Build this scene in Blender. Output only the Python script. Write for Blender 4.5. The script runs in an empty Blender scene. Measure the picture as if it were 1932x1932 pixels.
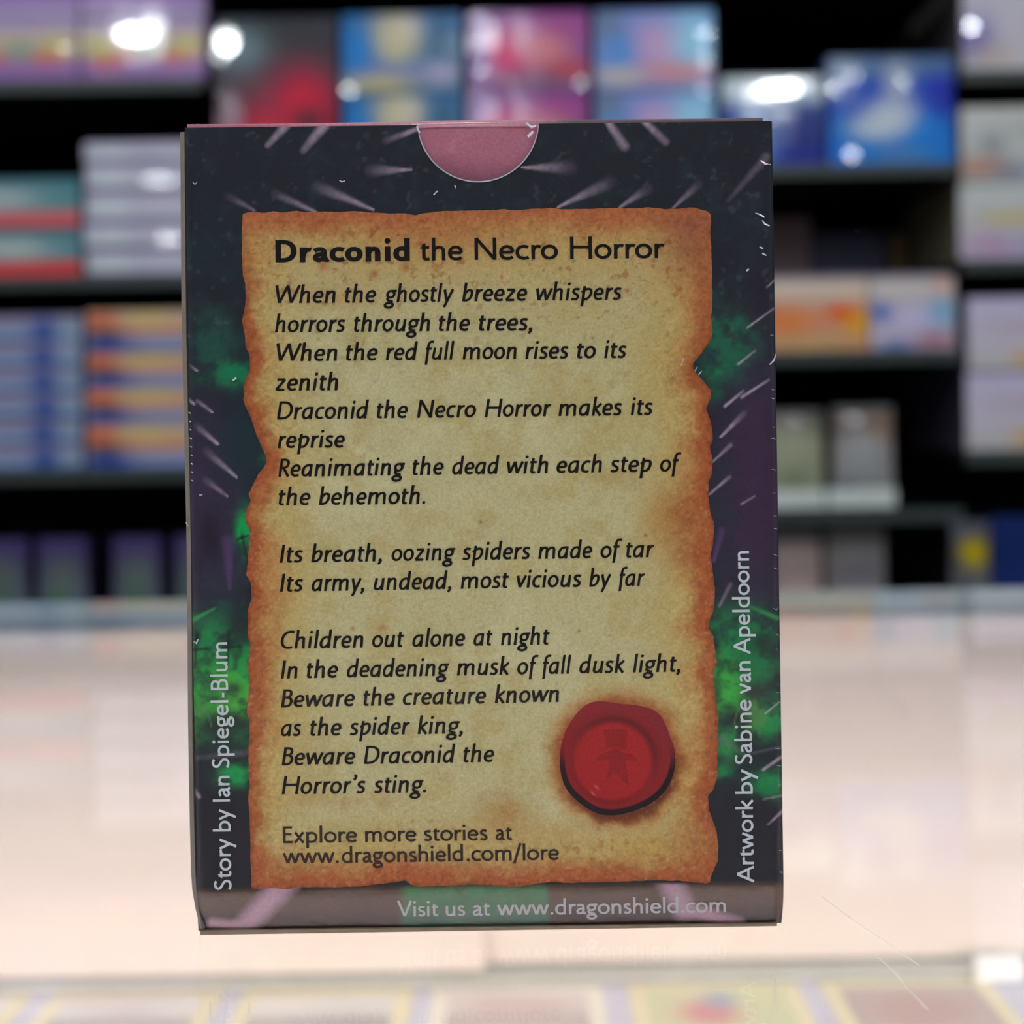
import bpy, bmesh, math, random, re
import numpy as np

# ------------------------------------------------------------------ camera, world, exposure
SC = bpy.context.scene
FPX, PX0, PY0, ROLL = 2095.0, 966.0, 816.0, math.radians(0.88)
ZC = 0.95                      # counter top height
HC = 0.0593                    # lens height above the glass
D = 0.131                      # distance lens -> box front
CR, SR = math.cos(ROLL), math.sin(ROLL)

cam_d = bpy.data.cameras.new('camera')
cam = bpy.data.objects.new('camera', cam_d)
SC.collection.objects.link(cam)
SC.camera = cam
cam_d.sensor_width = 36.0
cam_d.lens = 36.0 * FPX / 1932.0
cam_d.shift_y = (PY0 - 966.0) / 1932.0
cam_d.clip_start = 0.005
cam_d.clip_end = 50
cam_d.dof.use_dof = True
cam_d.dof.focus_distance = D
cam_d.dof.aperture_fstop = 14.2
cam.location = (0, 0, ZC + HC)
cam.rotation_euler = (math.radians(90), ROLL, 0)

W = bpy.data.worlds.new('world')
SC.world = W
W.use_nodes = True
W.node_tree.nodes['Background'].inputs['Color'].default_value = (0.62, 0.72, 0.8, 1)
W.node_tree.nodes['Background'].inputs['Strength'].default_value = 0.2

SC.view_settings.view_transform = 'Standard'
SC.view_settings.look = 'None'
SC.view_settings.gamma = 1.0
SC.view_settings.use_curve_mapping = False
SC.view_settings.exposure = 0.0
LAMP = 150.0                    # ceiling downlights
LED = 185.0                     # LED strip of the display case
SC.cycles.use_denoising = True
SC.cycles.max_bounces = 8
SC.cycles.transparent_max_bounces = 12
SC.cycles.caustics_reflective = False
SC.cycles.caustics_refractive = False

# ------------------------------------------------------------------ helpers
COL = SC.collection


def lin(c):
    c = np.asarray(c, float) / 255.0
    return np.where(c <= 0.04045, c / 12.92, ((c + 0.055) / 1.055) ** 2.4)


def at(px, py, Y):
    """the point at distance Y that the photo shows at px, py"""
    u = (px - PX0) / FPX
    v = -(py - PY0) / FPX
    return Y * (u * CR + v * SR), Y * (-u * SR + v * CR) + ZC + HC


def props(o, label=None, cat=None, group=None, kind=None):
    if label: o['label'] = label
    if cat: o['category'] = cat
    if group: o['group'] = group
    if kind: o['kind'] = kind
    return o


def empty(name, loc, label, cat, group=None):
    o = bpy.data.objects.new(name, None)
    o.empty_display_size = 0.05
    o.location = loc
    COL.objects.link(o)
    return props(o, label, cat, group)


def link(name, me, mat=None, parent=None, loc=None):
    o = bpy.data.objects.new(name, me)
    COL.objects.link(o)
    if mat:
        for m in (mat if isinstance(mat, (list, tuple)) else [mat]):
            me.materials.append(m)
    if parent:
        o.parent = parent
        p = parent.location.copy()
        q = parent.parent
        while q:
            p += q.location
            q = q.parent
        me.transform(__import__('mathutils').Matrix.Translation(-p))
    return o


def mesh(name, v, f):
    me = bpy.data.meshes.new(name)
    me.from_pydata([tuple(map(float, a)) for a in v], [], [tuple(a) for a in f])
    me.update()
    return me


def np_mesh(name, V, F, col=None, smooth=True):
    V = np.asarray(V, np.float32).reshape(-1, 3)
    F = np.asarray(F, np.int32).reshape(-1, 4)
    me = bpy.data.meshes.new(name)
    me.vertices.add(len(V))
    me.vertices.foreach_set('co', V.ravel())
    me.loops.add(F.size)
    me.loops.foreach_set('vertex_index', F.ravel())
    me.polygons.add(len(F))
    me.polygons.foreach_set('loop_start', np.arange(0, F.size, 4, dtype=np.int32))
    me.polygons.foreach_set('use_smooth', np.full(len(F), smooth))
    if col is not None:
        a = me.color_attributes.new('Col', 'FLOAT_COLOR', 'POINT')
        c = np.ones((len(V), 4), np.float32)
        c[:, :3] = np.asarray(col).reshape(-1, 3)
        a.data.foreach_set('color', c.ravel())
    me.update()
    me.validate()
    return me


def grid_faces(n, m):
    i = np.arange(n - 1)[:, None] * m + np.arange(m - 1)[None, :]
    return np.stack([i, i + 1, i + m + 1, i + m], -1).reshape(-1, 4)


def box_bm(bm, a, b):
    r = bmesh.ops.create_cube(bm, size=1)
    for v in r['verts']:
        v.co = ((a[0] + b[0]) / 2 + v.co.x * (b[0] - a[0]), (a[1] + b[1]) / 2 + v.co.y * (b[1] - a[1]),
                (a[2] + b[2]) / 2 + v.co.z * (b[2] - a[2]))
    return r['verts']


def bm_me(name, bm, bevel=0, seg=2, smooth=False):
    if bevel:
        bmesh.ops.bevel(bm, geom=bm.edges[:], offset=bevel, segments=seg, profile=0.6, affect='EDGES')
    me = bpy.data.meshes.new(name)
    bm.to_mesh(me)
    bm.free()
    if smooth:
        for p in me.polygons: p.use_smooth = True
    return me


def box(name, a, b, mat, parent=None, bevel=0.0, seg=2):
    bm = bmesh.new()
    box_bm(bm, a, b)
    return link(name, bm_me(name, bm, bevel, seg), mat, parent)


# ------------------------------------------------------------------ materials
def new_mat(name):
    m = bpy.data.materials.new(name)
    m.use_nodes = True
    return m, m.node_tree, m.node_tree.nodes['Principled BSDF']


def mat(name, rgb, rough=0.5, metal=0.0, spec=0.5, coat=0.0, coat_rough=0.1, var=0.12, scale=60.0, bump=0.0):
    m, nt, b = new_mat(name)
    c = lin(rgb)
    tc = nt.nodes.new('ShaderNodeTexCoord')
    nz = nt.nodes.new('ShaderNodeTexNoise')
    nz.inputs['Scale'].default_value = scale
    nz.inputs['Detail'].default_value = 4
    mx = nt.nodes.new('ShaderNodeMix')
    mx.data_type = 'RGBA'
    mx.inputs['A'].default_value = (*(c * (1 - var)), 1)
    mx.inputs['B'].default_value = (*np.minimum(c * (1 + var), 1), 1)
    nt.links.new(tc.outputs['Object'], nz.inputs['Vector'])
    nt.links.new(nz.outputs['Fac'], mx.inputs['Factor'])
    nt.links.new(mx.outputs['Result'], b.inputs['Base Color'])
    b.inputs['Roughness'].default_value = rough
    b.inputs['Metallic'].default_value = metal
    b.inputs['Specular IOR Level'].default_value = spec
    b.inputs['Coat Weight'].default_value = coat
    b.inputs['Coat Roughness'].default_value = coat_rough
    if bump:
        bp = nt.nodes.new('ShaderNodeBump')
        bp.inputs['Strength'].default_value = bump
        bp.inputs['Distance'].default_value = 0.001
        nt.links.new(nz.outputs['Fac'], bp.inputs['Height'])
        nt.links.new(bp.outputs['Normal'], b.inputs['Normal'])
    return m


def print_mat(name, rough=0.5, coat=0.5, coat_rough=0.1, grain=0.12, scale=2500.0, bump=0.0, bscale=40.0, spec=0.3, bdist=0.0006):
    """printed board: colours of the print come with the mesh, a fine grain is added"""
    m, nt, b = new_mat(name)
    at_ = nt.nodes.new('ShaderNodeAttribute')
    at_.attribute_name = 'Col'
    tc = nt.nodes.new('ShaderNodeTexCoord')
    nz = nt.nodes.new('ShaderNodeTexNoise')
    nz.inputs['Scale'].default_value = scale
    nz.inputs['Detail'].default_value = 3
    mr = nt.nodes.new('ShaderNodeMapRange')
    mr.inputs['To Min'].default_value = 1 - grain * 2
    mr.inputs['To Max'].default_value = 1 + grain * 2
    mul = nt.nodes.new('ShaderNodeVectorMath')
    mul.operation = 'SCALE'
    nt.links.new(tc.outputs['Object'], nz.inputs['Vector'])
    nt.links.new(nz.outputs['Fac'], mr.inputs['Value'])
    nt.links.new(at_.outputs['Color'], mul.inputs[0])
    nt.links.new(mr.outputs['Result'], mul.inputs['Scale'])
    nt.links.new(mul.outputs['Vector'], b.inputs['Base Color'])
    b.inputs['Roughness'].default_value = rough
    b.inputs['Specular IOR Level'].default_value = spec
    b.inputs['Coat Weight'].default_value = coat
    b.inputs['Coat Roughness'].default_value = coat_rough
    if bump:
        n2 = nt.nodes.new('ShaderNodeTexNoise')
        n2.inputs['Scale'].default_value = bscale
        n2.inputs['Detail'].default_value = 2
        nt.links.new(tc.outputs['Object'], n2.inputs['Vector'])
        bp = nt.nodes.new('ShaderNodeBump')
        bp.inputs['Strength'].default_value = bump
        bp.inputs['Distance'].default_value = bdist
        nt.links.new(n2.outputs['Fac'], bp.inputs['Height'])
        nt.links.new(bp.outputs['Normal'], b.inputs['Coat Normal'])
    return m


def emit_mat(name, rgb, s):
    m, nt, b = new_mat(name)
    b.inputs['Base Color'].default_value = (0.8, 0.8, 0.8, 1)
    b.inputs['Emission Color'].default_value = (*lin(rgb), 1)
    b.inputs['Emission Strength'].default_value = s
    return m


def glass_mat(name, tint, haze=0.06):
    """flat pane: clear, mirror-like at grazing angles, a little dust haze"""
    m = bpy.data.materials.new(name)
    m.use_nodes = True
    nt = m.node_tree
    nt.nodes.clear()
    N = nt.nodes.new
    out = N('ShaderNodeOutputMaterial')
    geo = N('ShaderNodeNewGeometry')
    dot = N('ShaderNodeVectorMath'); dot.operation = 'DOT_PRODUCT'
    nt.links.new(geo.outputs['Normal'], dot.inputs[0])
    nt.links.new(geo.outputs['Incoming'], dot.inputs[1])
    def M(op, a, b=None):
        n = N('ShaderNodeMath'); n.operation = op
        for k, s in enumerate((a, b)):
            if s is None: continue
            if isinstance(s, (int, float)): n.inputs[k].default_value = s
            else: nt.links.new(s, n.inputs[k])
        return n.outputs[0]
    c = M('ABSOLUTE', dot.outputs['Value'])
    p = M('POWER', M('SUBTRACT', 1.0, c), 5.0)
    F = M('ADD', M('MULTIPLY', p, 0.957), 0.043)
    tr = N('ShaderNodeBsdfTransparent'); tr.inputs['Color'].default_value = (*tint, 1)
    gl = N('ShaderNodeBsdfGlossy'); gl.inputs['Roughness'].default_value = 0.02
    df = N('ShaderNodeBsdfDiffuse'); df.inputs['Color'].default_value = (0.8, 0.8, 0.8, 1)
    nz = N('ShaderNodeTexNoise'); nz.inputs['Scale'].default_value = 30; nz.inputs['Detail'].default_value = 5
    tc = N('ShaderNodeTexCoord'); nt.links.new(tc.outputs['Object'], nz.inputs['Vector'])
    hz = M('MULTIPLY', nz.outputs['Fac'], haze * 2)
    m0 = N('ShaderNodeMixShader'); m1 = N('ShaderNodeMixShader')
    nt.links.new(hz, m0.inputs[0]); nt.links.new(tr.outputs[0], m0.inputs[1]); nt.links.new(df.outputs[0], m0.inputs[2])
    nt.links.new(F, m1.inputs[0]); nt.links.new(m0.outputs[0], m1.inputs[1]); nt.links.new(gl.outputs[0], m1.inputs[2])
    nt.links.new(m1.outputs[0], out.inputs['Surface'])
    return m


M_WALL = mat('painted_wall', (196, 200, 204), 0.8, scale=6)
M_CEIL = mat('ceiling_paint', (206, 208, 208), 0.85, scale=5)
M_FLOOR = mat('floor_vinyl', (96, 96, 98), 0.5, scale=8)
M_BLACK = mat('black_steel', (9, 10, 13), 0.7, spec=0.1)
M_RAIL = mat('rail_grey', (58, 66, 66), 0.45)
M_PANELW = mat('white_sliding_panel', (247, 232, 224), 0.5, var=0.03, scale=4)
M_CASE = mat('case_laminate', (200, 196, 190), 0.5)
M_ALU = mat('brushed_aluminium', (150, 160, 160), 0.35, 0.7)
M_GLASS = glass_mat('counter_glass', (0.97, 0.985, 0.98), 0.06)
M_GEDGE = mat('glass_edge_teal', (168, 190, 190), 0.3, var=0.05)
M_LINER = mat('lavender_liner', (204, 198, 212), 0.8)
M_TEXT = mat('printed_black', (18, 13, 13), 0.5, spec=0.12, coat=0.15, var=0.15, scale=900)
M_TEXTF = mat('printed_soft_black', (48, 38, 32), 0.5, spec=0.12, coat=0.15, var=0.2, scale=900)
M_TEXTW = mat('printed_pale_grey', (182, 188, 192), 0.5, spec=0.2, coat=0.2, var=0.06, scale=900)
M_BOARD = mat('raw_grey_board', (112, 106, 96), 0.8, var=0.15, scale=900)
M_DARKP = mat('dark_printed_board', (30, 33, 40), 0.4, coat=0.5)
M_FILM = mat('clear_film_crease', (205, 208, 214), 0.15, coat=1.0)
M_LAMP = emit_mat('lamp_glow', (244, 250, 255), LAMP)
M_LEDM = emit_mat('led_glow', (255, 236, 222), LED)
M_PRINT = print_mat('sleeve_box_print', 0.5, 0.22, 0.1, 0.10, 2600, 0.12, 260, bdist=0.0002, spec=0.15)
M_PARCH = print_mat('parchment_print', 0.5, 0.2, 0.12, 0.15, 3200, 0.1, 300, bdist=0.0002, spec=0.15)
M_SHELFP = print_mat('shelf_box_print', 0.4, 0.55, 0.1, 0.06, 60, 0.35, 14, bdist=0.004)
M_CARD = print_mat('card_print', 0.5, 0.2, 0.2, 0.06, 900)

# ------------------------------------------------------------------ setting
def structure(o):
    o['kind'] = 'structure'
    return o


RX, RY0, RY1, RZ = 3.2, -3.4, 2.0, 2.75
structure(box('floor', (-RX, RY0, -0.05), (RX, RY1, 0.0), M_FLOOR))
structure(box('ceiling', (-RX, RY0, RZ), (RX, RY1, RZ + 0.05), M_CEIL))
structure(box('wall_back', (-RX, RY1, 0), (RX, RY1 + 0.05, RZ), M_WALL))
structure(box('wall_front', (-RX, RY0 - 0.05, 0), (RX, RY0, RZ), mat('dark_grey_wall', (120, 122, 126), 0.8, scale=6)))
structure(box('wall_left', (-RX - 0.05, RY0, 0), (-RX, RY1, RZ), M_WALL))
structure(box('wall_right', (RX, RY0, 0), (RX + 0.05, RY1, RZ), M_WALL))


def lamp(x, y, label):
    t = empty('ceiling_downlight', (x, y, RZ), label, 'ceiling light', 'ceiling downlights')
    bm = bmesh.new()
    n = 40
    ring = []
    for r, z in ((0.085, -0.001), (0.105, -0.002), (0.11, -0.012), (0.086, -0.016), (0.084, -0.006)):
        ring.append([bm.verts.new((x + r * math.cos(a), y + r * math.sin(a), RZ + z)) for a in np.linspace(0, 2 * math.pi, n, endpoint=False)])
    for k in range(len(ring)):
        A, B = ring[k], ring[(k + 1) % len(ring)]
        for i in range(n):
            bm.faces.new((A[i], A[(i + 1) % n], B[(i + 1) % n], B[i]))
    link('trim_ring', bm_me('trim_ring', bm), M_CEIL, t)
    bm = bmesh.new()
    vs = [bm.verts.new((x + 0.083 * math.cos(a), y + 0.083 * math.sin(a), RZ - 0.007)) for a in np.linspace(0, -2 * math.pi, n, endpoint=False)]
    bm.faces.new(vs)
    link('diffuser', bm_me('diffuser', bm), M_LAMP, t)


for j, y in enumerate((-2.9, -1.8, -0.6, 0.55)):
    for i, x in enumerate((-1.6, -0.1, 1.4)):
        lamp(x, y, 'round white recessed ceiling downlight, %s across and %s from the shelves' %
             (('left', 'middle', 'right')[i], ('fourth row', 'third row', 'second row', 'first row')[j]))

# ------------------------------------------------------------------ display case (the counter)
CX0, CX1, CY0, CY1 = -0.75, 0.75, -0.10, 0.405
GT = 0.008
SHZ = ZC - 0.134
case = empty('display_case', (0, 0.15, 0), 'glass topped shop display case with white back panels and cards inside', 'display case')
box('base_cabinet', (CX0, CY0, 0), (CX1, CY1, SHZ - 0.012), M_CASE, case)
box('display_floor', (CX0 + 0.005, CY0 + 0.01, SHZ - 0.012), (CX1 - 0.005, CY1 - 0.002, SHZ), M_LINER, case)
bm = bmesh.new()
box_bm(bm, (CX0, CY0, ZC - GT), (CX1, CY1, ZC))
gme = bm_me('glass_top', bm)
gl = link('glass_top', gme, [M_GLASS, M_GEDGE], case)
for p in gme.polygons:
    p.material_index = 0 if abs(p.normal.z) > 0.5 else 1
box('back_panel', (CX0 + 0.01, 0.391, SHZ + 0.004), (0.0 - 0.0125, 0.395, ZC - GT - 0.001), M_PANELW, case)
box('back_panel', (0.0 - 0.0165, 0.3965, SHZ + 0.004), (CX1 - 0.01, 0.4005, ZC - GT - 0.001), M_PANELW, case)
box('track', (CX0 + 0.01, 0.388, SHZ), (CX1 - 0.01, 0.402, SHZ + 0.003), mat('pale_track', (196, 196, 190), .5, var=.05), case)
for s in (CX0, CX1 - 0.006):
    box('end_panel', (s, CY0, SHZ - 0.012), (s + 0.006, CY1, ZC - GT), M_CASE, case)
box('front_pane', (CX0 + 0.006, CY0, SHZ - 0.012), (CX1 - 0.006, CY0 + 0.006, ZC - GT), M_GLASS, case)
lb = box('led_bar', (CX0 + 0.02, CY0 + 0.01, ZC - GT - 0.014), (CX1 - 0.02, CY0 + 0.03, ZC - GT - 0.001), M_ALU, case)
bm = bmesh.new()
y0, z0, y1, z1 = CY0 + 0.0305, ZC - GT - 0.0105, CY0 + 0.0102, ZC - GT - 0.0165
vs = [bm.verts.new(p) for p in ((CX0 + .03, y0, z0), (CX1 - .03, y0, z0), (CX1 - .03, y1, z1), (CX0 + .03, y1, z1))]
bm.faces.new(vs)
f = link('led_lens', bm_me('led_lens', bm), M_LEDM, lb)

# scratches in the glass
def strip_on_glass(name, pts, w):
    P = [np.array([*at(px, py, Yg)[:1], Yg]) for px, py in pts for Yg in [0]]
    V, F = [], []
    Q = []
    for px, py in pts:
        k = -HC / ((at(px, py, 1.0)[1]) - ZC - HC)
        Q.append(np.array([at(px, py, k)[0], k]))
    for i, q in enumerate(Q):
        t = Q[min(i + 1, len(Q) - 1)] - Q[max(i - 1, 0)]
        t /= np.linalg.norm(t)
        n = np.array([-t[1], t[0]]) * w / 2
        V += [(*(q + n), ZC + 0.00005), (*(q - n), ZC + 0.00005)]
    for i in range(len(Q) - 1):
        F.append((2 * i, 2 * i + 1, 2 * i + 3, 2 * i + 2))
    return mesh(name, V, F)


M_SCR = mat('scratched_glass', (225, 220, 214), 0.4)
for pts in (((1655, 1804), (1690, 1838), (1710, 1862), (1750, 1905)), ((1461, 1828), (1463, 1870), (1460, 1925)),
            ((430, 1888), (424, 1915), (420, 1930)), ((471, 1890), (468, 1928)), ((396, 1890), (398, 1930)),
            ((1550, 1692), (1600, 1730), (1680, 1784), (1735, 1822))):
    link('scratch', strip_on_glass('scratch', pts, 0.00012), M_SCR, gl)

# ------------------------------------------------------------------ noise and paint
_rng = np.random.default_rng(7)
_tab = _rng.random((8, 256, 256))


def vnoise(x, y, s, k=0):
    x = np.asarray(x) / s + 37.3 * (k + 1)
    y = np.asarray(y) / s + 91.7 * (k + 1)
    xi, yi = np.floor(x).astype(int), np.floor(y).astype(int)
    fx, fy = x - xi, y - yi
    fx, fy = fx * fx * (3 - 2 * fx), fy * fy * (3 - 2 * fy)
    T = _tab[k % 8]
    g = lambda a, b: T[a % 256, b % 256]
    return (g(xi, yi) * (1 - fx) + g(xi + 1, yi) * fx) * (1 - fy) + (g(xi, yi + 1) * (1 - fx) + g(xi + 1, yi + 1) * fx) * fy


def fbm(x, y, s, k=0, o=4):
    r, a, t = 0, 1.0, 0
    for i in range(o):
        r = r + a * vnoise(x, y, s / 2 ** i, k + i)
        t += a
        a *= 0.55
    return r / t


def sstep(a, b, x):
    t = np.clip((x - a) / (b - a), 0, 1)
    return t * t * (3 - 2 * t)


def over(C, rgb, a):
    return C * (1 - a[..., None]) + lin(rgb) * a[..., None]


def blob(x, y, cx, cy, rx, ry, p=1.0):
    return np.exp(-(((x - cx) / rx) ** 2 + ((y - cy) / ry) ** 2) * p)


def seg_alpha(x, y, p, q, w0, w1, a0, a1):
    p, q = np.array(p, float), np.array(q, float)
    d = q - p
    L2 = d @ d
    t = ((x - p[0]) * d[0] + (y - p[1]) * d[1]) / L2
    tc = np.clip(t, 0, 1)
    dist = np.hypot(x - p[0] - tc * d[0], y - p[1] - tc * d[1])
    w = w0 + (w1 - w0) * tc
    return np.clip(1.3 - dist / np.maximum(w / 2, 0.6), 0, 1) * (a0 + (a1 - a0) * tc)


def seg_dist(x, y, P, closed=False):
    P = np.asarray(P, float)
    best = np.full(x.shape, 1e9)
    for i in range(len(P) - 1):
        p, d = P[i], P[i + 1] - P[i]
        t = np.clip(((x - p[0]) * d[0] + (y - p[1]) * d[1]) / (d @ d + 1e-9), 0, 1)
        best = np.minimum(best, (x - p[0] - t * d[0]) ** 2 + (y - p[1] - t * d[1]) ** 2)
    return np.sqrt(best)


def in_poly(x, y, P):
    P = np.asarray(P, float)
    r = np.zeros(x.shape, bool)
    j = len(P) - 1
    for i in range(len(P)):
        xi, yi, xj, yj = *P[i], *P[j]
        if yi != yj:
            r ^= ((yi > y) != (yj > y)) & (x < (xj - xi) * (y - yi) / (yj - yi) + xi)
        j = i
    return r


# ------------------------------------------------------------------ the sleeve box
XL0, XR0 = at(352, 600, D)[0], at(1461, 600, D)[0]
ZT = at(900, 236, D)[1]
ZB = ZC + 0.0008


def yoff(X, Z):
    X, Z = np.asarray(X, float), np.asarray(Z, float)
    zb = 0.0052
    t = np.clip((zb - (Z - ZC)) / zb, 0, 1)
    y = 0.0019 * t ** 1.5
    r = 0.0011
    for s in (X - XL0, XR0 - X):
        k = np.clip(1 - s / r, 0, 1)
        y = y + r * 0.8 * (1 - np.sqrt(np.maximum(1 - k * k * 0.96, 0)))
    return y


def surf(px, py, eps=0.0):
    px, py = np.asarray(px, float), np.asarray(py, float)
    Y = np.full(np.broadcast(px, py).shape, D)
    for _ in range(4):
        X, Z = at(px, py, Y)
        Y = D + yoff(X, Z)
    Y = Y - eps
    X, Z = at(px, py, Y)
    return np.stack([X, Y, Z], -1)


ROOT = empty('sleeve_box', (0.5 * (XL0 + XR0), D + 0.024, ZC), 'upright shrink-wrapped card sleeve box with parchment text and red seal standing on glass', 'box')
DEP = 0.048
bm = bmesh.new()
box_bm(bm, (XL0 - 0.0001, D + 0.0022, ZB - 0.0006), (XR0 + 0.0001, D + DEP, ZT - 0.0004))
link('carton', bm_me('carton', bm, 0.0009, 3), M_DARKP, ROOT)

# printed front
NX, NZ = 380, 520
v = np.linspace(0, 1, NZ)[:, None]
u = np.linspace(0, 1, NX)[None, :]
u = u + 0 * v
v = v + 0 * u
ytop = 241 - 12.5 * u
ybot = 1756 - 14.5 * u
PYg = ytop + (ybot - ytop) * v
PXl = 348.5 + (PYg - 240) * 0.0158
PXr = 1456.5 + (PYg - 228) * 0.0152
cut = np.clip((PYg - 1640) / 115, 0, 1) ** 3
PXg = (PXl + cut * 2) + (PXr - cut * 8 - PXl - cut * 2) * u


def paint_front(x, y):
    n1, n2, n3 = fbm(x, y, 90, 0), fbm(x, y, 28, 2), fbm(x, y, 9, 4, 3)
    C = np.zeros(x.shape + (3,)) + lin((25, 28, 36))
    C = over(C, (24, 40, 46), sstep(0.4, 0.75, n1) * 0.8 * sstep(330, 520, y))
    C = over(C, (30, 44, 48), sstep(0.5, 0.8, n2) * 0.6)
    # purple flanks
    a = blob(x, y, 385, 960, 75, 210) * (0.55 + 0.6 * n2)
    C = over(C, (50, 38, 62), np.clip(a, 0, 1))
    a = blob(x, y, 1430, 900, 85, 270) * (0.55 + 0.6 * n2)
    C = over(C, (54, 36, 60), np.clip(a, 0, 1))
    C = over(C, (20, 40, 46), blob(x, y, 455, 830, 50, 90) * 0.8)
    C = over(C, (22, 20, 28), blob(x, y, 395, 1010, 26, 60) * 0.8)
    C = over(C, (72, 52, 88), seg_alpha(x, y, (430, 1020), (433, 1110), 26, 8, .7, .9))
    C = over(C, (78, 58, 96), seg_alpha(x, y, (1362, 1000), (1347, 1058), 14, 8, .6, .8))
    # greens
    def green(cx, cy, rx, ry, rgb, s):
        nonlocal C
        a = np.clip(blob(x, y, cx, cy, rx, ry) * 1.45 * (0.25 + 0.9 * sstep(.33, .66, n2) + .5 * (n3 - .5)) * s, 0, 1)
        C = over(C, rgb, a)
    green(400, 650, 45, 60, (28, 66, 58), .8)
    green(445, 705, 36, 22, (14, 104, 66), 1.0)
    green(405, 712, 26, 10, (20, 98, 62), .8)
    green(497, 866, 9, 9, (12, 108, 62), 1)
    green(462, 1005, 14, 36, (10, 132, 66), 1.2)
    green(1375, 640, 48, 60, (26, 84, 62), .9)
    green(1335, 700, 34, 16, (16, 104, 68), 1.0)
    green(1352, 735, 20, 20, (22, 70, 54), .8)
    green(410, 1240, 70, 70, (26, 112, 62), 1.0)
    green(385, 1290, 40, 40, (44, 142, 56), 1.0)
    green(440, 1310, 40, 46, (58, 150, 52), 1.1)
    green(465, 1250, 22, 30, (30, 134, 62), 1.0)
    green(370, 1362, 20, 24, (62, 140, 56), 1.0)
    green(420, 1390, 50, 30, (24, 80, 50), .8)
    green(450, 1462, 34, 18, (18, 128, 66), 1.0)
    green(1400, 1200, 60, 42, (24, 116, 66), 1.0)
    green(1370, 1290, 32, 46, (48, 150, 58), 1.2)
    green(1450, 1350, 36, 34, (20, 120, 64), 1.1)
    green(1420, 1250, 40, 34, (26, 104, 58), 1.0)
    green(1370, 1400, 28, 30, (34, 112, 60), .9)
    green(1425, 1345, 22, 26, (70, 120, 56), .7)
    green(1453, 1480, 30, 26, (16, 112, 62), 1.0)
    green(1360, 1455, 18, 14, (20, 104, 56), .8)
    # dark gaps in the greens
    for cx, cy, rx, ry in ((455, 1180, 34, 40), (440, 1300, 16, 12), (395, 1370, 24, 18), (450, 1365, 26, 16), (385, 1430, 36, 14),
                           (1440, 1210, 26, 24), (1420, 1305, 20, 12), (1385, 1355, 24, 14), (1460, 1420, 30, 12), (1350, 1215, 10, 16)):
        C = over(C, (22, 32, 36), np.clip(blob(x, y, cx, cy, rx, ry) * (0.4 + n2), 0, 0.85))
    # little crosses
    for cx, cy in ((371, 1226), (432, 1222)):
        for p, q in (((cx, cy - 28), (cx - 3, cy + 34)), ((cx - 12, cy), (cx + 20, cy - 2))):
            C = over(C, (16, 26, 28), seg_alpha(x, y, p, q, 7, 6, .9, .8))
    for p, q in (((457, 1010), (465, 1050)), ((448, 1018), (468, 1010))):
        C = over(C, (14, 30, 30), seg_alpha(x, y, p, q, 6, 4, .9, .9))
    C = over(C, (44, 138, 72), seg_alpha(x, y, (405, 1148), (352, 1176), 5, 12, .6, .9))
    C = over(C, (40, 128, 66), seg_alpha(x, y, (1398, 1137), (1466, 1166), 6, 10, .5, .9))
    C = over(C, (90, 104, 84), np.clip(1.2 - np.abs(np.hypot((x - 1410) / 24, (y - 1370) / 44) - 1) * 14, 0, 1) * (y < 1385) * .6)
    C = over(C, (90, 104, 84), np.clip(1.2 - np.abs(np.hypot((x - 378) / 20, (y - 1372) / 34) - 1) * 11, 0, 1) * (y < 1372) * .55)
    C = over(C, (96, 96, 104), seg_alpha(x, y, (352, 1432), (468, 1420), 9, 14, .4, .45) * (0.3 + n3))
    C = over(C, (92, 104, 100), seg_alpha(x, y, (1362, 1395), (1400, 1420), 18, 8, .6, .3) * (0.3 + n3))
    C = over(C, (86, 86, 94), seg_alpha(x, y, (1400, 1425), (1478, 1408), 6, 6, .5, .5))
    # below: dark
    C = over(C, (26, 26, 32), sstep(1470, 1540, y) * 0.85)
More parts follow.
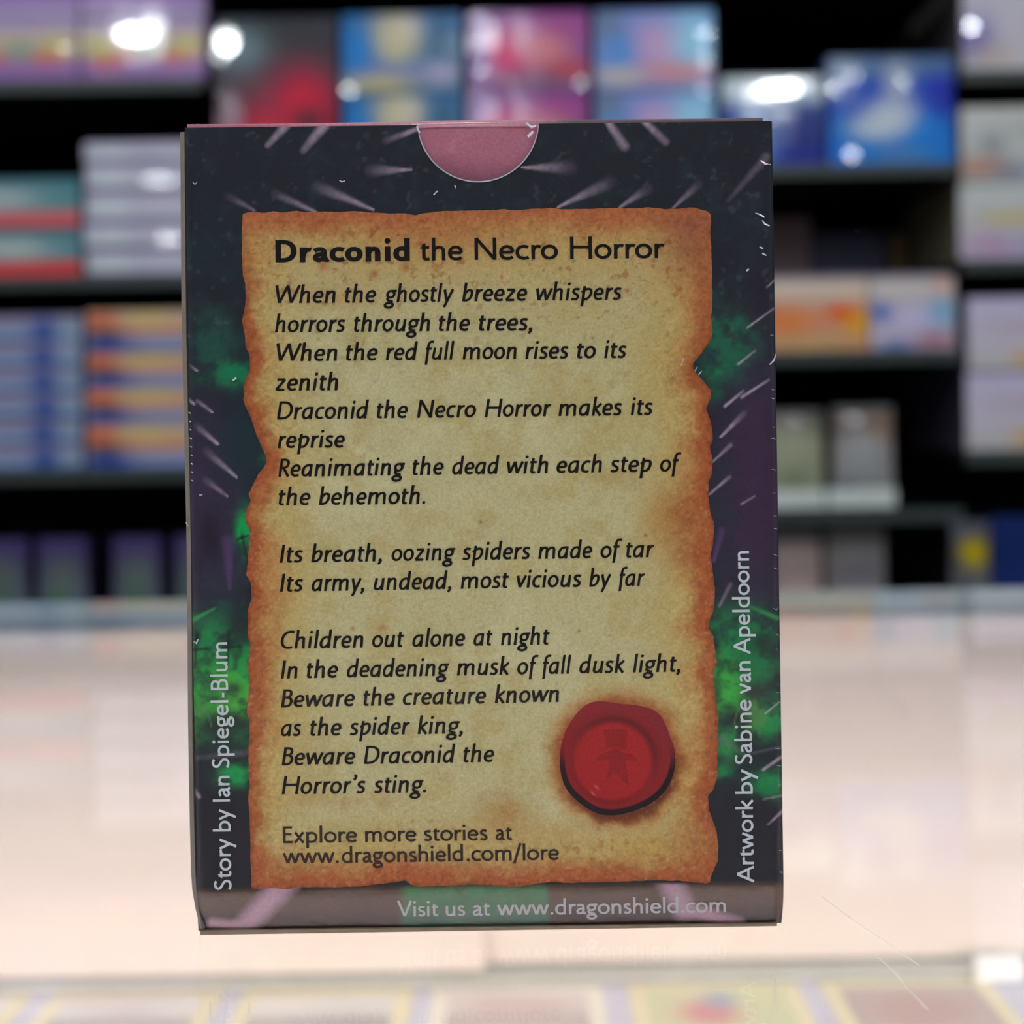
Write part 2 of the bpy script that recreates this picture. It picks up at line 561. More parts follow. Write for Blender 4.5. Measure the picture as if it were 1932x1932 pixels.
    # pale spikes   p (root) -> q (tip)
    S = [((540, 236), (505, 274), 17, 11, .75, .45), ((612, 236), (572, 284), 20, 13, .8, .35), ((788, 243), (728, 266), 8, 14, .8, .1),
         ((700, 322), (776, 320), 24, 4, .12, .8), ((600, 352), (705, 396), 24, 4, .1, .9), ((520, 366), (596, 400), 18, 5, .1, .7),
         ((430, 370), (480, 397), 16, 5, .05, .45), ((1146, 228), (1178, 276), 13, 19, .85, .4), ((1215, 228), (1256, 268), 12, 15, .8, .3),
         ((1075, 316), (984, 316), 28, 3, .1, .8), ((1150, 344), (1052, 391), 26, 4, .08, .85), ((1222, 356), (1168, 392), 20, 4, .08, .7),
         ((1318, 348), (1270, 392), 18, 4, .08, .55), ((1446, 296), (1374, 378), 18, 8, .22, .12),
         ((347, 624), (356, 635), 3, 3, .6, .6), ((356, 687), (372, 700), 3, 4, .3, .8), ((348, 748), (366, 762), 5, 5, .5, .8),
         ((372, 756), (401, 778), 7, 4, .3, .9), ((372, 804), (411, 838), 14, 5, .1, .95), ((390, 852), (447, 901), 16, 4, .1, .85),
         ((388, 906), (430, 937), 14, 4, .1, .6), ((1460, 582), (1410, 618), 4, 4, .5, .9), ((1464, 526), (1447, 542), 4, 3, .7, .6),
         ((1424, 662), (1393, 687), 4, 5, .5, .8), ((1450, 717), (1400, 749), 5, 6, .5, .9), ((1402, 738), (1368, 766), 6, 6, .4, .9),
         ((1404, 780), (1360, 824), 12, 5, .15, .95), ((1378, 840), (1345, 871), 9, 4, .4, .7), ((1376, 900), (1339, 932), 8, 4, .3, .85),
         ((1424, 936), (1399, 951), 4, 4, .4, .6), ((1378, 1103), (1357, 1144), 10, 5, .2, .4), ((1470, 1325), (1444, 1346), 3, 4, .7, .8),
         ((1480, 1424), (1440, 1452), 7, 6, .5, .8), ((1480, 1500), (1440, 1508), 5, 4, .4, .4), ((1480, 1527), (1449, 1556), 7, 4, .6, .5),
         ((362, 1485), (376, 1504), 8, 7, .7, .6)]
    for p, q, w0, w1, a0, a1 in S:
        C = over(C, (178, 160, 178), np.clip(seg_alpha(x, y, p, q, w0, w1, a0, a1) * (0.45 + 0.6 * n3), 0, 1))
    # scuffs
    C = over(C, (70, 78, 84), sstep(0.70, 0.84, fbm(x, y, 16, 5, 3)) * 0.35 * (y < 620))
    # the folded foot of the box, its warm reflected sheen put into the brown
    bot = sstep(1672, 1690, y + 6 * (n2 - .5) + 0.0132 * (x - 400))
    C = over(C, (88, 68, 54), bot * 0.95)
    C = over(C, (52, 44, 42), bot * sstep(1705, 1745, y + .013 * (x - 400)) * .7)
    C = over(C, (64, 112, 74), bot * sstep(745, 775, x) * (1 - sstep(1026, 1042, x)) * np.clip(.5 + n2, 0, 1))
    C = over(C, (58, 82, 78), bot * sstep(745, 775, x) * (1 - sstep(1026, 1042, x)) * sstep(1715, 1740, y) * .7)
    LIL = (176, 142, 158)
    bb = sstep(1664, 1672, y)
    C = over(C, LIL, bb * seg_alpha(x, y, (545, 1660), (450, 1760), 48, 44, .95, .95))
    C = over(C, LIL, bb * seg_alpha(x, y, (400, 1742), (450, 1748), 22, 24, .9, .9))
    C = over(C, LIL, bb * seg_alpha(x, y, (1258, 1650), (1290, 1715), 52, 46, .9, .9))
    C = over(C, LIL, bb * seg_alpha(x, y, (1290, 1715), (1395, 1742), 30, 24, .9, .9))
    return C


FC = paint_front(PXg, PYg)
# thumb notch
NCX, NCY, NR = 902.0, 229.0, 115.0
ins = np.hypot(PXg - NCX, PYg - NCY) < NR
Fg = grid_faces(NZ, NX)
fin = ins.ravel()[Fg].sum(1) >= 2
kept, gone = Fg[~fin], Fg[fin]
edge = np.intersect1d(np.unique(kept), np.unique(gone))
fx, fy = PXg.ravel().copy(), PYg.ravel().copy()
ang = np.arctan2(fy[edge] - NCY, fx[edge] - NCX)
fx[edge], fy[edge] = NCX + NR * np.cos(ang), NCY + NR * np.sin(ang)
fy[edge] = np.maximum(fy[edge], (241 - 12.5 * (fx[edge] - 348) / 1108))
front = link('front_panel', np_mesh('front_panel', surf(fx, fy), kept[:, ::-1], FC.reshape(-1, 3)), M_PRINT, ROOT)

# cut edge of the notch
a = np.linspace(0.0, math.pi, 90)
A0 = surf(NCX + NR * np.cos(a), np.maximum(NCY + NR * np.sin(a), 236), 0.0001)
A1 = surf(NCX + (NR - 2.4) * np.cos(a), np.maximum(NCY + (NR - 2.4) * np.sin(a), 236), -0.0004)
A0[:, 1] -= 0
V = np.concatenate([A0, A1])
F = [(i, i + 1, 91 + i, 90 + i) for i in range(89)]
link('notch_edge', mesh('notch_edge', V, F), M_FILM, front)

# pink tuck flap behind the notch
n, m = 60, 110
vv = np.linspace(0, 1, n)[:, None] + np.zeros((n, m))
uu = np.linspace(0, 1, m)[None, :] + np.zeros((n, m))
tx, ty = 760 + 285 * uu, 232 - 3.2 * uu + 160 * vv
TC = np.zeros((n, m, 3)) + lin((158, 98, 114))
nn = fbm(tx, ty, 60, 1)
TC = over(TC, (122, 72, 88), sstep(280, 345, ty + 50 * (nn - .5)) * .8)
TC = over(TC, (172, 120, 136), sstep(.5, .8, nn) * .5 * (ty < 290))
TC = over(TC, (150, 74, 84), blob(tx, ty, 985, 236, 30, 10) * .7)
X, Z = at(tx, ty, D + 0.0005)
link('tuck_flap', np_mesh('tuck_flap', np.stack([X, np.full_like(X, D + 0.0005), Z], -1), grid_faces(n, m)[:, ::-1], TC), M_PARCH, ROOT)

# lid: a thin board whose folded edge shows above the front
n, m = 5, 120
uu = np.linspace(0, 1, m)
lx = 351 + (1441 - 351) * uu
topy = 231.5 - 12.0 * uu + 0.8 * np.sin(uu * 9) - 1.0 * (uu > .42)
rows, cols = [], []
LC = np.zeros((m, 3)) + lin((168, 98, 112))
LC = over(LC, (186, 128, 142), sstep(.1, .3, uu) * .8)
LC = over(LC, (92, 78, 82), sstep(.58, .68, uu) * .95)
for k, (dy, Yk) in enumerate(((14, 0.0004), (1.2, 0.0004), (0, 0.0009), (0.6, 0.004), (2.0, 0.046))):
    Yv = D + Yk
    X = at(lx, 240 + 0 * lx, D)[0]
    Z = at(lx, topy + dy, D)[1]
    rows.append(np.stack([X, np.full(m, Yv), Z], -1))
    cols.append(LC * (1.0 if k else .9))
link('lid', np_mesh('lid', np.stack(rows), grid_faces(5, m)[:, ::-1], np.stack(cols)), M_PARCH, ROOT)

# raw board edge of the side seam, left
py = np.linspace(250, 1752, 40)
xa = 338.5 + (py - 250) * 0.0155 + 1.2 * np.sin(py / 130.0) + np.clip((py - 1640) / 110, 0, 1) ** 2.2 * 16
xb = xa + 9.5 - np.clip((py - 1690) / 60, 0, 1) * 5
V, F = [], []
for i in range(40):
    for px_, Yk in ((xa[i], D + .0016), (xa[i] + .6, D + .0009), (xb[i], D + .0007), (xb[i] + 6, D + .002)):
        X, Z = at(px_, py[i], D + .001)
        V.append((X, Yk, Z))
for i in range(39):
    for k in range(3):
        a_ = i * 4 + k
        F.append((a_, a_ + 4, a_ + 5, a_ + 1))
link('board_edge', mesh('board_edge', V, F), M_BOARD, ROOT)
# lower fold strip under the front
V, F = [], []
for i, q in enumerate(np.linspace(0, 1, 30)):
    px_ = 378 + (1466 - 378) * q
    yb = 1764.5 - 15.6 * q
    yt = 1755 - 13.5 * q
    for yy, Yk in ((yt - 3, D + .0019), (yt + 1, D + .0012), (yb, D + .0011), (yb + .3, D + .004)):
        X, Z = at(px_, yy, Yk)
        V.append((X, Yk, max(Z, ZC + .0001)))
for i in range(29):
    for k in range(3):
        a_ = i * 4 + k
        F.append((a_, a_ + 1, a_ + 5, a_ + 4))
link('bottom_fold', mesh('bottom_fold', V, F), mat('fold_board', (120, 104, 86), .5, var=.35, scale=220), ROOT)

# clear film pulled over the foot of the box, slightly crinkled
def film_mat(name, w, rough, scale, bump):
    m = bpy.data.materials.new(name)
    m.use_nodes = True
    nt = m.node_tree
    nt.nodes.clear()
    N = nt.nodes.new
    out, mx, tr, gl = N('ShaderNodeOutputMaterial'), N('ShaderNodeMixShader'), N('ShaderNodeBsdfTransparent'), N('ShaderNodeBsdfGlossy')
    gl.inputs['Roughness'].default_value = rough
    tc, nz, bp = N('ShaderNodeTexCoord'), N('ShaderNodeTexNoise'), N('ShaderNodeBump')
    nz.inputs['Scale'].default_value = scale
    nz.inputs['Detail'].default_value = 4
    bp.inputs['Strength'].default_value = bump
    bp.inputs['Distance'].default_value = 0.0004
    nt.links.new(tc.outputs['Object'], nz.inputs['Vector'])
    nt.links.new(nz.outputs['Fac'], bp.inputs['Height'])
    nt.links.new(bp.outputs['Normal'], gl.inputs['Normal'])
    mx.inputs[0].default_value = w
    nt.links.new(tr.outputs[0], mx.inputs[1])
    nt.links.new(gl.outputs[0], mx.inputs[2])
    nt.links.new(mx.outputs[0], out.inputs['Surface'])
    return m


n, m = 30, 120
vv = np.linspace(0, 1, n)[:, None] + np.zeros((n, m))
uu = np.linspace(0, 1, m)[None, :] + np.zeros((n, m))
fx_ = 372 + 1088 * uu
fy_ = 1684 - 14 * uu + 5 * (fbm(fx_, 0 * fx_, 40, 3) - .5) + (66 + 0 * uu) * vv
link('foot_film', np_mesh('foot_film', surf(fx_, fy_, 0.00016), grid_faces(n, m)[:, ::-1]), film_mat('foot_film', 0.05, 0.12, 900, 1.0), ROOT)

# ------------------------------------------------------------------ parchment
P_TOP = [(458, 404), (470, 400), (500, 401), (515, 398), (530, 401), (560, 398), (575, 400), (600, 399), (640, 400), (665, 398), (700, 401), (740, 402), (765, 403), (785, 406), (800, 402), (820, 399), (850, 398), (880, 397), (910, 397), (950, 395), (965, 397), (1000, 394), (1024, 394), (1040, 392), (1070, 395), (1100, 394), (1150, 393), (1200, 393), (1225, 391), (1250, 394), (1280, 394), (1300, 391), (1315, 393), (1335, 398), (1341, 404)]
P_BOT = [(477, 1676), (520, 1676), (540, 1678), (560, 1674), (620, 1674), (680, 1673), (730, 1666), (765, 1661), (775, 1668), (790, 1673), (850, 1671), (900, 1669), (940, 1671), (960, 1674), (975, 1674), (1000, 1669), (1040, 1664), (1080, 1666), (1140, 1664), (1200, 1662), (1280, 1661), (1310, 1664), (1332, 1666), (1341, 1663)]
P_LEFT = [(404, 458), (440, 456), (500, 457), (520, 458), (535, 463), (560, 464), (590, 460), (605, 457), (630, 461), (655, 463), (670, 470), (695, 472), (708, 466), (725, 460), (755, 459), (770, 464), (790, 474), (820, 483), (845, 494), (862, 502), (872, 503), (882, 497), (895, 487), (915, 478), (932, 469), (945, 473), (955, 468), (965, 463), (985, 463), (1000, 471), (1020, 470), (1050, 468), (1085, 465), (1100, 473), (1130, 475), (1150, 468), (1200, 467), (1215, 472), (1240, 470), (1260, 468), (1290, 471), (1330, 467), (1345, 466), (1360, 471), (1400, 471), (1410, 468), (1460, 469), (1480, 472), (1500, 468), (1540, 471), (1600, 472), (1660, 474), (1676, 477)]
P_RIGHT = [(404, 1341), (425, 1341), (440, 1340), (460, 1342), (500, 1343), (550, 1344), (580, 1344), (600, 1342), (625, 1344), (640, 1342), (650, 1335), (668, 1322), (685, 1308), (697, 1308), (710, 1318), (722, 1330), (735, 1341), (750, 1342), (770, 1332), (785, 1338), (810, 1344), (830, 1345), (842, 1339), (865, 1344), (895, 1343), (910, 1337), (935, 1336), (970, 1341), (990, 1348), (1030, 1345), (1045, 1341), (1080, 1345), (1110, 1349), (1150, 1347), (1170, 1339), (1185, 1337), (1200, 1346), (1230, 1350), (1250, 1353), (1265, 1347), (1310, 1349), (1350, 1355), (1400, 1356), (1430, 1353), (1465, 1354), (1490, 1346), (1502, 1335), (1530, 1338), (1550, 1345), (1570, 1352), (1600, 1356), (1630, 1354), (1650, 1345), (1663, 1341)]


def ragged(P, k):
    a, b = np.array(P, float).T
    f = lambda q: np.interp(q, a, b) + 2.6 * (fbm(q, 0 * q + 7 * k, 14, k, 3) - .5)
    return f


fT, fB, fL, fR = ragged(P_TOP, 0), ragged(P_BOT, 1), ragged(P_LEFT, 2), ragged(P_RIGHT, 3)
n, m = 480, 340
vv = np.linspace(0, 1, n)[:, None] + np.zeros((n, m))
uu = np.linspace(0, 1, m)[None, :] + np.zeros((n, m))
qy = 403 + (1670 - 403) * vv
xl_, xr_ = fL(qy), fR(qy)
qx = xl_ + (xr_ - xl_) * uu
top, bot = fT(qx), fB(qx)
wt, wb = np.clip(1 - vv / .12, 0, 1) ** 2, np.clip(1 - (1 - vv) / .12, 0, 1) ** 2
qy = qy + (top - 403) * wt + (bot - 1670) * wb
OUT = [(x_, y_) for x_, y_ in P_TOP] + [(x_, y_) for y_, x_ in P_RIGHT] + [(x_, y_) for x_, y_ in P_BOT[::-1]] + [(x_, y_) for y_, x_ in P_LEFT[::-1]]
dist = seg_dist(qx, qy, OUT)


def paint_parchment(x, y, d):
    n1, n2, n3, n4 = fbm(x, y, 170, 0), fbm(x, y, 50, 1), fbm(x, y, 16, 3), fbm(x, y, 6, 5, 3)
    C = np.zeros(x.shape + (3,)) + lin((196, 186, 142))
    C = over(C, (208, 200, 160), sstep(.5, .75, n1) * .6)
    C = over(C, (186, 166, 110), sstep(.48, .72, n2) * .6)
    # ochre nearer the rim, rust at the rim
    dd = d + 70 * (n1 - .5) + 50 * (n2 - .5) + 16 * (n3 - .5)
    C = over(C, (192, 164, 100), (1 - sstep(30, 165, dd)) * .9)
    C = over(C, (180, 120, 72), (1 - sstep(6, 74, dd)) * .9)
    C = over(C, (162, 84, 48), (1 - sstep(8, 38, d + 34 * (n2 - .5) + 22 * (n3 - .5))) * .92)
    C = over(C, (128, 62, 40), (1 - sstep(0, 9, d + 6 * (n4 - .5))) * .6)
    # upper part is warmer
    C = over(C, (188, 148, 90), (1 - sstep(420, 640, y + 160 * (n2 - .5))) * .55)
    C = over(C, (176, 96, 62), (1 - sstep(404, 452, y + 46 * (n2 - .5))) * .8)
    C = over(C, (146, 84, 62), np.clip(blob(x, y, 1310, 450, 70, 70) * 1.1, 0, 1) * .75)
    C = over(C, (176, 110, 64), blob(x, y, 860, 440, 140, 40) * .6)
    # burnt patches
    for cx, cy, rx, ry, rgb, s in ((1290, 975, 46, 60, (158, 84, 46), .85), (1240, 985, 34, 50, (176, 130, 66), .6), (1300, 1050, 40, 40, (160, 92, 52), .6),
                                   (1165, 900, 60, 24, (178, 148, 84), .5), (1320, 1600, 60, 60, (158, 84, 50), .8), (500, 1640, 60, 40, (160, 82, 52), .6),
                                   (490, 1300, 26, 60, (160, 86, 50), .6), (1330, 560, 22, 110, (164, 88, 52), .6), (950, 1530, 46, 36, (168, 116, 56), .7),
                                   (620, 1510, 150, 16, (176, 132, 70), .35), (980, 1570, 200, 30, (180, 134, 74), .4), (1200, 1600, 120, 30, (186, 150, 84), .6),
                                   (480, 900, 30, 40, (168, 92, 54), .5), (850, 1640, 360, 20, (168, 92, 60), .65), (640, 560, 60, 20, (184, 138, 76), .5), (1110, 600, 140, 90, (186, 160, 100), .3)):
        C = over(C, rgb, np.clip(blob(x, y, cx, cy, rx, ry) * (.5 + n3), 0, 1) * s)
    # scorch ring around the seal
    r = np.hypot((x - 1166) / 108, (y - 1432) / 106)
    rr = r + .22 * (n2 - .5) + .15 * (n3 - .5)
    C = over(C, (176, 116, 58), (1 - sstep(1.05, 1.45, rr)) * .85)
    C = over(C, (146, 74, 38), (1 - sstep(1.0, 1.26, rr)) * .85)
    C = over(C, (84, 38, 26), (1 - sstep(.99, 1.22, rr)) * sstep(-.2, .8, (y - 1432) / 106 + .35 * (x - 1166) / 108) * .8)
    # spots, cracks
    spot = sstep(.66, .78, fbm(x, y, 13, 6, 3)) * (.2 + .8 * (1 - sstep(430, 760, y)) + .4 * sstep(1480, 1600, y))
    C = over(C, (150, 78, 42), np.clip(spot, 0, 1) * .65)
    ck = np.abs(fbm(x, y, 34, 4, 4) - .5)
    C = over(C, (140, 92, 50), (1 - sstep(0, .012, ck)) * .35 * (1 - sstep(480, 720, y)) + (1 - sstep(0, .008, ck)) * .1)
    C = over(C, (224, 212, 176), sstep(.72, .8, fbm(x, y, 7, 2, 2)) * .12 * sstep(850, 1000, y))
    for cx, cy, r_, rgb in ((907, 985, 3, (90, 70, 40)), (1118, 638, 2.6, (70, 52, 30)), (1218, 1010, 3, (110, 66, 36)), (665, 1186, 4, (150, 100, 56)), (722, 1184, 7, (176, 118, 70)), (1093, 1190, 3, (110, 86, 50)), (706, 517, 9, (168, 98, 56)), (766, 504, 9, (168, 98, 56)), (610, 502, 10, (176, 104, 58))):
        C = over(C, rgb, blob(x, y, cx, cy, r_, r_) * .8)
    k4 = .10 + .26 * (1 - sstep(20, 110, d))
    return C * (1 + k4 * (2 * n4 - 1))[..., None] * np.array((0.76, 0.79, 0.72))


pm = np_mesh('parchment_print', surf(qx, qy, 0.00003), grid_faces(n, m)[:, ::-1], paint_parchment(qx, qy, dist))
link('parchment_print', pm, M_PARCH, front)

# ------------------------------------------------------------------ seal
SEAL = np.array([(190, 950), (215, 730), (270, 560), (340, 440), (450, 290), (580, 190), (700, 165), (830, 175), (1000, 205), (1150, 215), (1300, 235), (1450, 280), (1560, 370), (1620, 500), (1680, 660), (1740, 830), (1750, 980), (1710, 1180), (1620, 1360), (1480, 1500), (1300, 1600), (1100, 1670), (900, 1705), (720, 1690), (560, 1610), (400, 1490), (270, 1340), (210, 1170)], float)
SC_C = np.array((960.0, 950.0))
rel = SEAL - SC_C
th = np.unwrap(np.arctan2(rel[:, 1], rel[:, 0]))
ra = np.hypot(rel[:, 0], rel[:, 1])
o_ = np.argsort(th % (2 * math.pi))
tt, rr_ = (th % (2 * math.pi))[o_], ra[o_]
tt = np.concatenate([[tt[-1] - 2 * math.pi], tt, [tt[0] + 2 * math.pi]])
rr_ = np.concatenate([[rr_[-1]], rr_, [rr_[0]]])
n, m = 90, 241
ta = np.linspace(0, 2 * math.pi, m)
R = np.interp(ta, tt, rr_)
ks = np.array([1, 2, 3, 4, 3, 2, 1.0]); ks /= ks.sum()
R = np.convolve(np.concatenate([R[-4:-1], R, R[1:4]]), ks, 'valid')
f_ = np.linspace(0.002, 1, n)[:, None]
zx, zy = SC_C[0] + f_ * R * np.cos(ta), SC_C[1] + f_ * R * np.sin(ta)
fr = f_ + 0 * ta
C = np.zeros((n, m, 3)) + lin((150, 34, 38))
ang = ta + 0 * f_
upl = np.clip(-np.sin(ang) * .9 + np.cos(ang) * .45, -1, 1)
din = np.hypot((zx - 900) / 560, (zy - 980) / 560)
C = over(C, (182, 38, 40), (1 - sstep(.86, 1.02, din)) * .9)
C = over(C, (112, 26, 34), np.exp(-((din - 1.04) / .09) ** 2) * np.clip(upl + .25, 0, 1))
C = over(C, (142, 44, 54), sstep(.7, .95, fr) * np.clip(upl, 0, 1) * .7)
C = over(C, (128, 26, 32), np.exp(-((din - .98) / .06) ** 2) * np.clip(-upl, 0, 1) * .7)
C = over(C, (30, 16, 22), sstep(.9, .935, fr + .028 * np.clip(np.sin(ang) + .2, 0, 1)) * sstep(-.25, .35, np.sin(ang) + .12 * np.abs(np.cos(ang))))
FIG = [[(790, 560), (1085, 560), (1080, 800), (800, 800)], [(900, 790), (980, 790), (990, 860), (1150, 890), (1220, 960), (1060, 950), (1110, 1290), (1010, 1200), (930, 1140), (850, 1210), (770, 1290), (860, 960), (680, 965), (740, 900), (880, 850)]]
for pg in FIG:
    msk = in_poly(zx, zy, pg)
    e = seg_dist(zx, zy, pg + [pg[0]])
    C = over(C, (150, 32, 36), (msk * .75) * np.clip(e / 25, .3, 1))
    C = over(C, (96, 22, 28), np.clip(1 - e / 14, 0, 1) * .55 * ((zy < 620) | (zx > 1000) | ((zy > 830) & (zy < 960))))
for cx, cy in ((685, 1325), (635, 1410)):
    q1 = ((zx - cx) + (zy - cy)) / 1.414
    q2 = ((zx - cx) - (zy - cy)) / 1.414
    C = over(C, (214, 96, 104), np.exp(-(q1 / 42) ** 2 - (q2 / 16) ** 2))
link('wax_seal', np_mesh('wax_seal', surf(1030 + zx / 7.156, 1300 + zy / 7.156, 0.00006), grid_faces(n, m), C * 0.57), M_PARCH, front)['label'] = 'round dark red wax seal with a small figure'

# ------------------------------------------------------------------ lettering
def flat(path):
    """path words -> list of polylines / dots / polygons"""
    t = re.findall(r'[MLCEDP]|-?[0-9]*\.?[0-9]+', path)
    i, out, cur = 0, [], None
    num = lambda k: [float(a) for a in t[i + 1:i + 1 + k]]
    while i < len(t):
        c = t[i]
        if c == 'M':
            cur = [tuple(num(2))]; out.append(('S', cur)); i += 3
        elif c == 'L':
            cur.append(tuple(num(2))); i += 3
        elif c == 'C':
            x1, y1, x2, y2, x3, y3 = num(6)
            x0, y0 = cur[-1]
            for s in np.linspace(0, 1, 11)[1:]:
                k = 1 - s
                cur.append((k ** 3 * x0 + 3 * k * k * s * x1 + 3 * k * s * s * x2 + s ** 3 * x3, k ** 3 * y0 + 3 * k * k * s * y1 + 3 * k * s * s * y2 + s ** 3 * y3))
            i += 7
        elif c == 'E':
            cx, cy, rx, ry = num(4)
            out.append(('S', [(cx + rx * math.cos(a), cy + ry * math.sin(a)) for a in np.linspace(0, 2 * math.pi, 41)])); i += 5
        elif c == 'D':
            out.append(('D', tuple(num(3)))); i += 4
        elif c == 'P':
            k = int(t[i + 1])
            p = [float(a) for a in t[i + 2:i + 2 + 2 * k]]
            out.append(('P', list(zip(p[::2], p[1::2])))); i += 2 + 2 * k
        else:
            raise ValueError(path)
    return out


def arch(a, b, b0, h=21.2, y=13):
    return 'M%g %g C%g %g %g %g %g %g C%g %g %g %g %g %g L%g 0 ' % (a, y, a + 1.6, y + 5, a + 4.6, h, a + 8, h, a + 11, h, b + .5, h - 2, b, h - 6.2, b0)


IT = {
    'n': (24, 'M5.4 0 L5.4 23 ' + arch(5.4, 17.3, 18.5)),
    'h': (24, 'M5.4 0 L5.4 35.5 ' + arch(5.4, 17.3, 18.5)),
    'm': (37.4, 'M5.4 0 L5.4 23 ' + arch(5.4, 17.3, 18.4) + arch(18, 30.8, 32)),
    'u': (24, 'M6.6 23 L5.3 9 C5 4.4 6.6 1.9 10 1.9 C13.5 1.9 16.8 5 18.2 11 M18.6 23 L18.6 0'),
    'o': (21.8, 'E10.9 11.5 7.7 9.6'),
    'e': (20.2, 'M3.8 11 L17 11.6 C17.6 17.5 15.2 21.2 11.4 21.2 C7 21.2 3.7 17 3.7 11 C3.7 5 7 1.9 11.4 1.9 C13.9 1.9 15.8 2.6 17.4 3.8'),
    'a': (23.4, 'M18 21.2 L13.6 21.2 C7.6 21.2 3.7 16.6 3.7 10 C3.7 4.6 5.9 1.9 9.2 1.9 C12.9 1.9 16.4 6 17.8 12 M18 23 L18 0'),
    'd': (23.4, 'M17.9 16.5 C17.2 19.6 15.6 21.2 13 21.2 C7.6 21.2 3.7 16.6 3.7 10 C3.7 4.6 5.9 1.9 9.2 1.9 C12.9 1.9 16.4 6 17.8 12 M18 35.5 L18 0'),
    'b': (22, 'M5.3 11 C6.8 17.5 10.3 21.2 13.6 21.2 C17 21.2 18.4 18.6 18.4 14.4 C18.4 6.8 14 1.9 8.6 1.9 L5.3 1.9 M5.3 0 L5.3 35.5'),
    'p': (23, 'M6.3 -12 L6.3 26.6 M2.6 14.6 C6 19 10 21.2 13.8 21.2 C17.6 21.2 19.4 18.7 19.4 14.4 C19.4 7 15.2 1.9 10.3 1.9 C8.8 1.9 7.4 2.2 6.3 2.8'),
    'c': (17.8, 'M16.4 20 C15 20.8 13.6 21.2 12 21.2 C7.2 21.2 3.7 16.8 3.7 10.6 C3.7 5 6.6 1.9 11 1.9 C12.9 1.9 14.4 2.4 15.8 3.3'),
    'r': (15.2, 'M5.4 0 L5.4 23 M5.4 12 C6.8 17.6 9.6 21.1 13.2 21.1 L15 21'),
    's': (17, 'M14.6 19.8 C13 20.8 11.2 21.3 9.2 21.3 C6 21.3 4.4 19.6 4.4 17.2 C4.4 14.4 6.6 13.2 9 11.9 C11.6 10.5 13.6 9.3 13.6 6.4 C13.6 3.6 11.4 1.9 8.2 1.9 C6 1.9 4.2 2.5 2.6 3.6'),
    't': (14.2, 'M6.2 28.5 L6.2 6.5 C6.2 3.2 7.4 1.9 9.6 1.9 C10.9 1.9 11.9 2.2 12.8 2.7 M1.6 21.2 L13.4 21.2'),
    'i': (10.8, 'M5.4 0 L5.4 23 D5.4 31 2.9'),
    'l': (10.8, 'M5.4 0 L5.4 35.5'),
    'f': (12.6, 'M5.6 -9.5 L5.6 26 C5.6 31.6 7.8 34.4 11.4 34.4 C12.9 34.4 14 34.1 15.2 33.6 M1.2 21.2 L12.4 21.2'),
    'g': (20.6, 'E10.6 15 6.4 6.2 M12 21.2 L21 21.3 M8 9.3 C4.6 8 4.2 4.8 7.8 3.2 C10.5 2 14 1.6 15.6 .2 E9.6 -5.6 7.3 4.5'),
    'k': (19.6, 'M5.4 0 L5.4 35.5 M17.6 22.8 L6.6 12 M7.6 13 L18.4 0'),
    'v': (18.6, 'M2.6 23 L9 1 L17.4 23'),
    'w': (29.6, 'M2.4 23 L8.3 1 L15.3 22.6 L21.4 1 L28.8 23'),
    'y': (19.4, 'M3 23 L9.8 1.5 M18.4 23 L6.2 -10.5'),
    'z': (20, 'M3 21.1 L16.6 21.1 L3.6 1.9 L18.2 1.9'),
    ',': (9.6, 'D5 2.7 2.8 M6.2 3 C6.4 -.4 5.2 -3.2 2.8 -5.4'),
    '.': (10, 'D5 2.7 2.9'),
    '’': (9.4, 'D5.4 33 2.8 M6.6 33.2 C6.8 30 5.6 27.2 3.6 25.2'),
    'W': (43, 'M2.2 34 L11.6 1 L22 33.4 L32.2 1 L42 34'),
    'D': (30, 'M5.4 0 L5.4 34 M5.4 32 L12 32 C21.4 32 26.6 26 26.6 17.5 C26.6 8 20.4 2 11 2 L5.4 2'),
    'N': (32.2, 'M5.4 0 L5.4 34 M5.4 33 L26.6 1 M26.8 34 L26.8 0'),
    'H': (34, 'M5.4 0 L5.4 34 M28.8 34 L28.8 0 M5.4 17.6 L28.8 17.6'),
    'R': (22.4, 'M5.4 0 L5.4 34 M5.4 32 L10.4 32 C15.6 32 18.2 29 18.2 24.8 C18.2 20 14.8 17 9.6 17 L5.4 17 M9.8 17.4 L21 0'),
    'I': (11, 'M5.4 0 L5.4 34'),
    'C': (25, 'M24 31.2 C22 32 20 32.4 17.8 32.4 C9.6 32.4 3.8 26 3.8 16.5 C3.8 7.5 8.8 1.8 16.4 1.8 C19 1.8 21.4 2.3 23.4 3.4'),
    'B': (22.6, 'M5.4 0 L5.4 34 M5.4 32 L10.6 32 C15.2 32 17.4 29.4 17.4 25.6 C17.4 21.4 14.6 18.8 10 18.8 L5.4 18.8 M10 18.8 C16.4 18.8 19.4 15.4 19.4 10.8 C19.4 5 16 2 10.6 2 L5.4 2'),
}
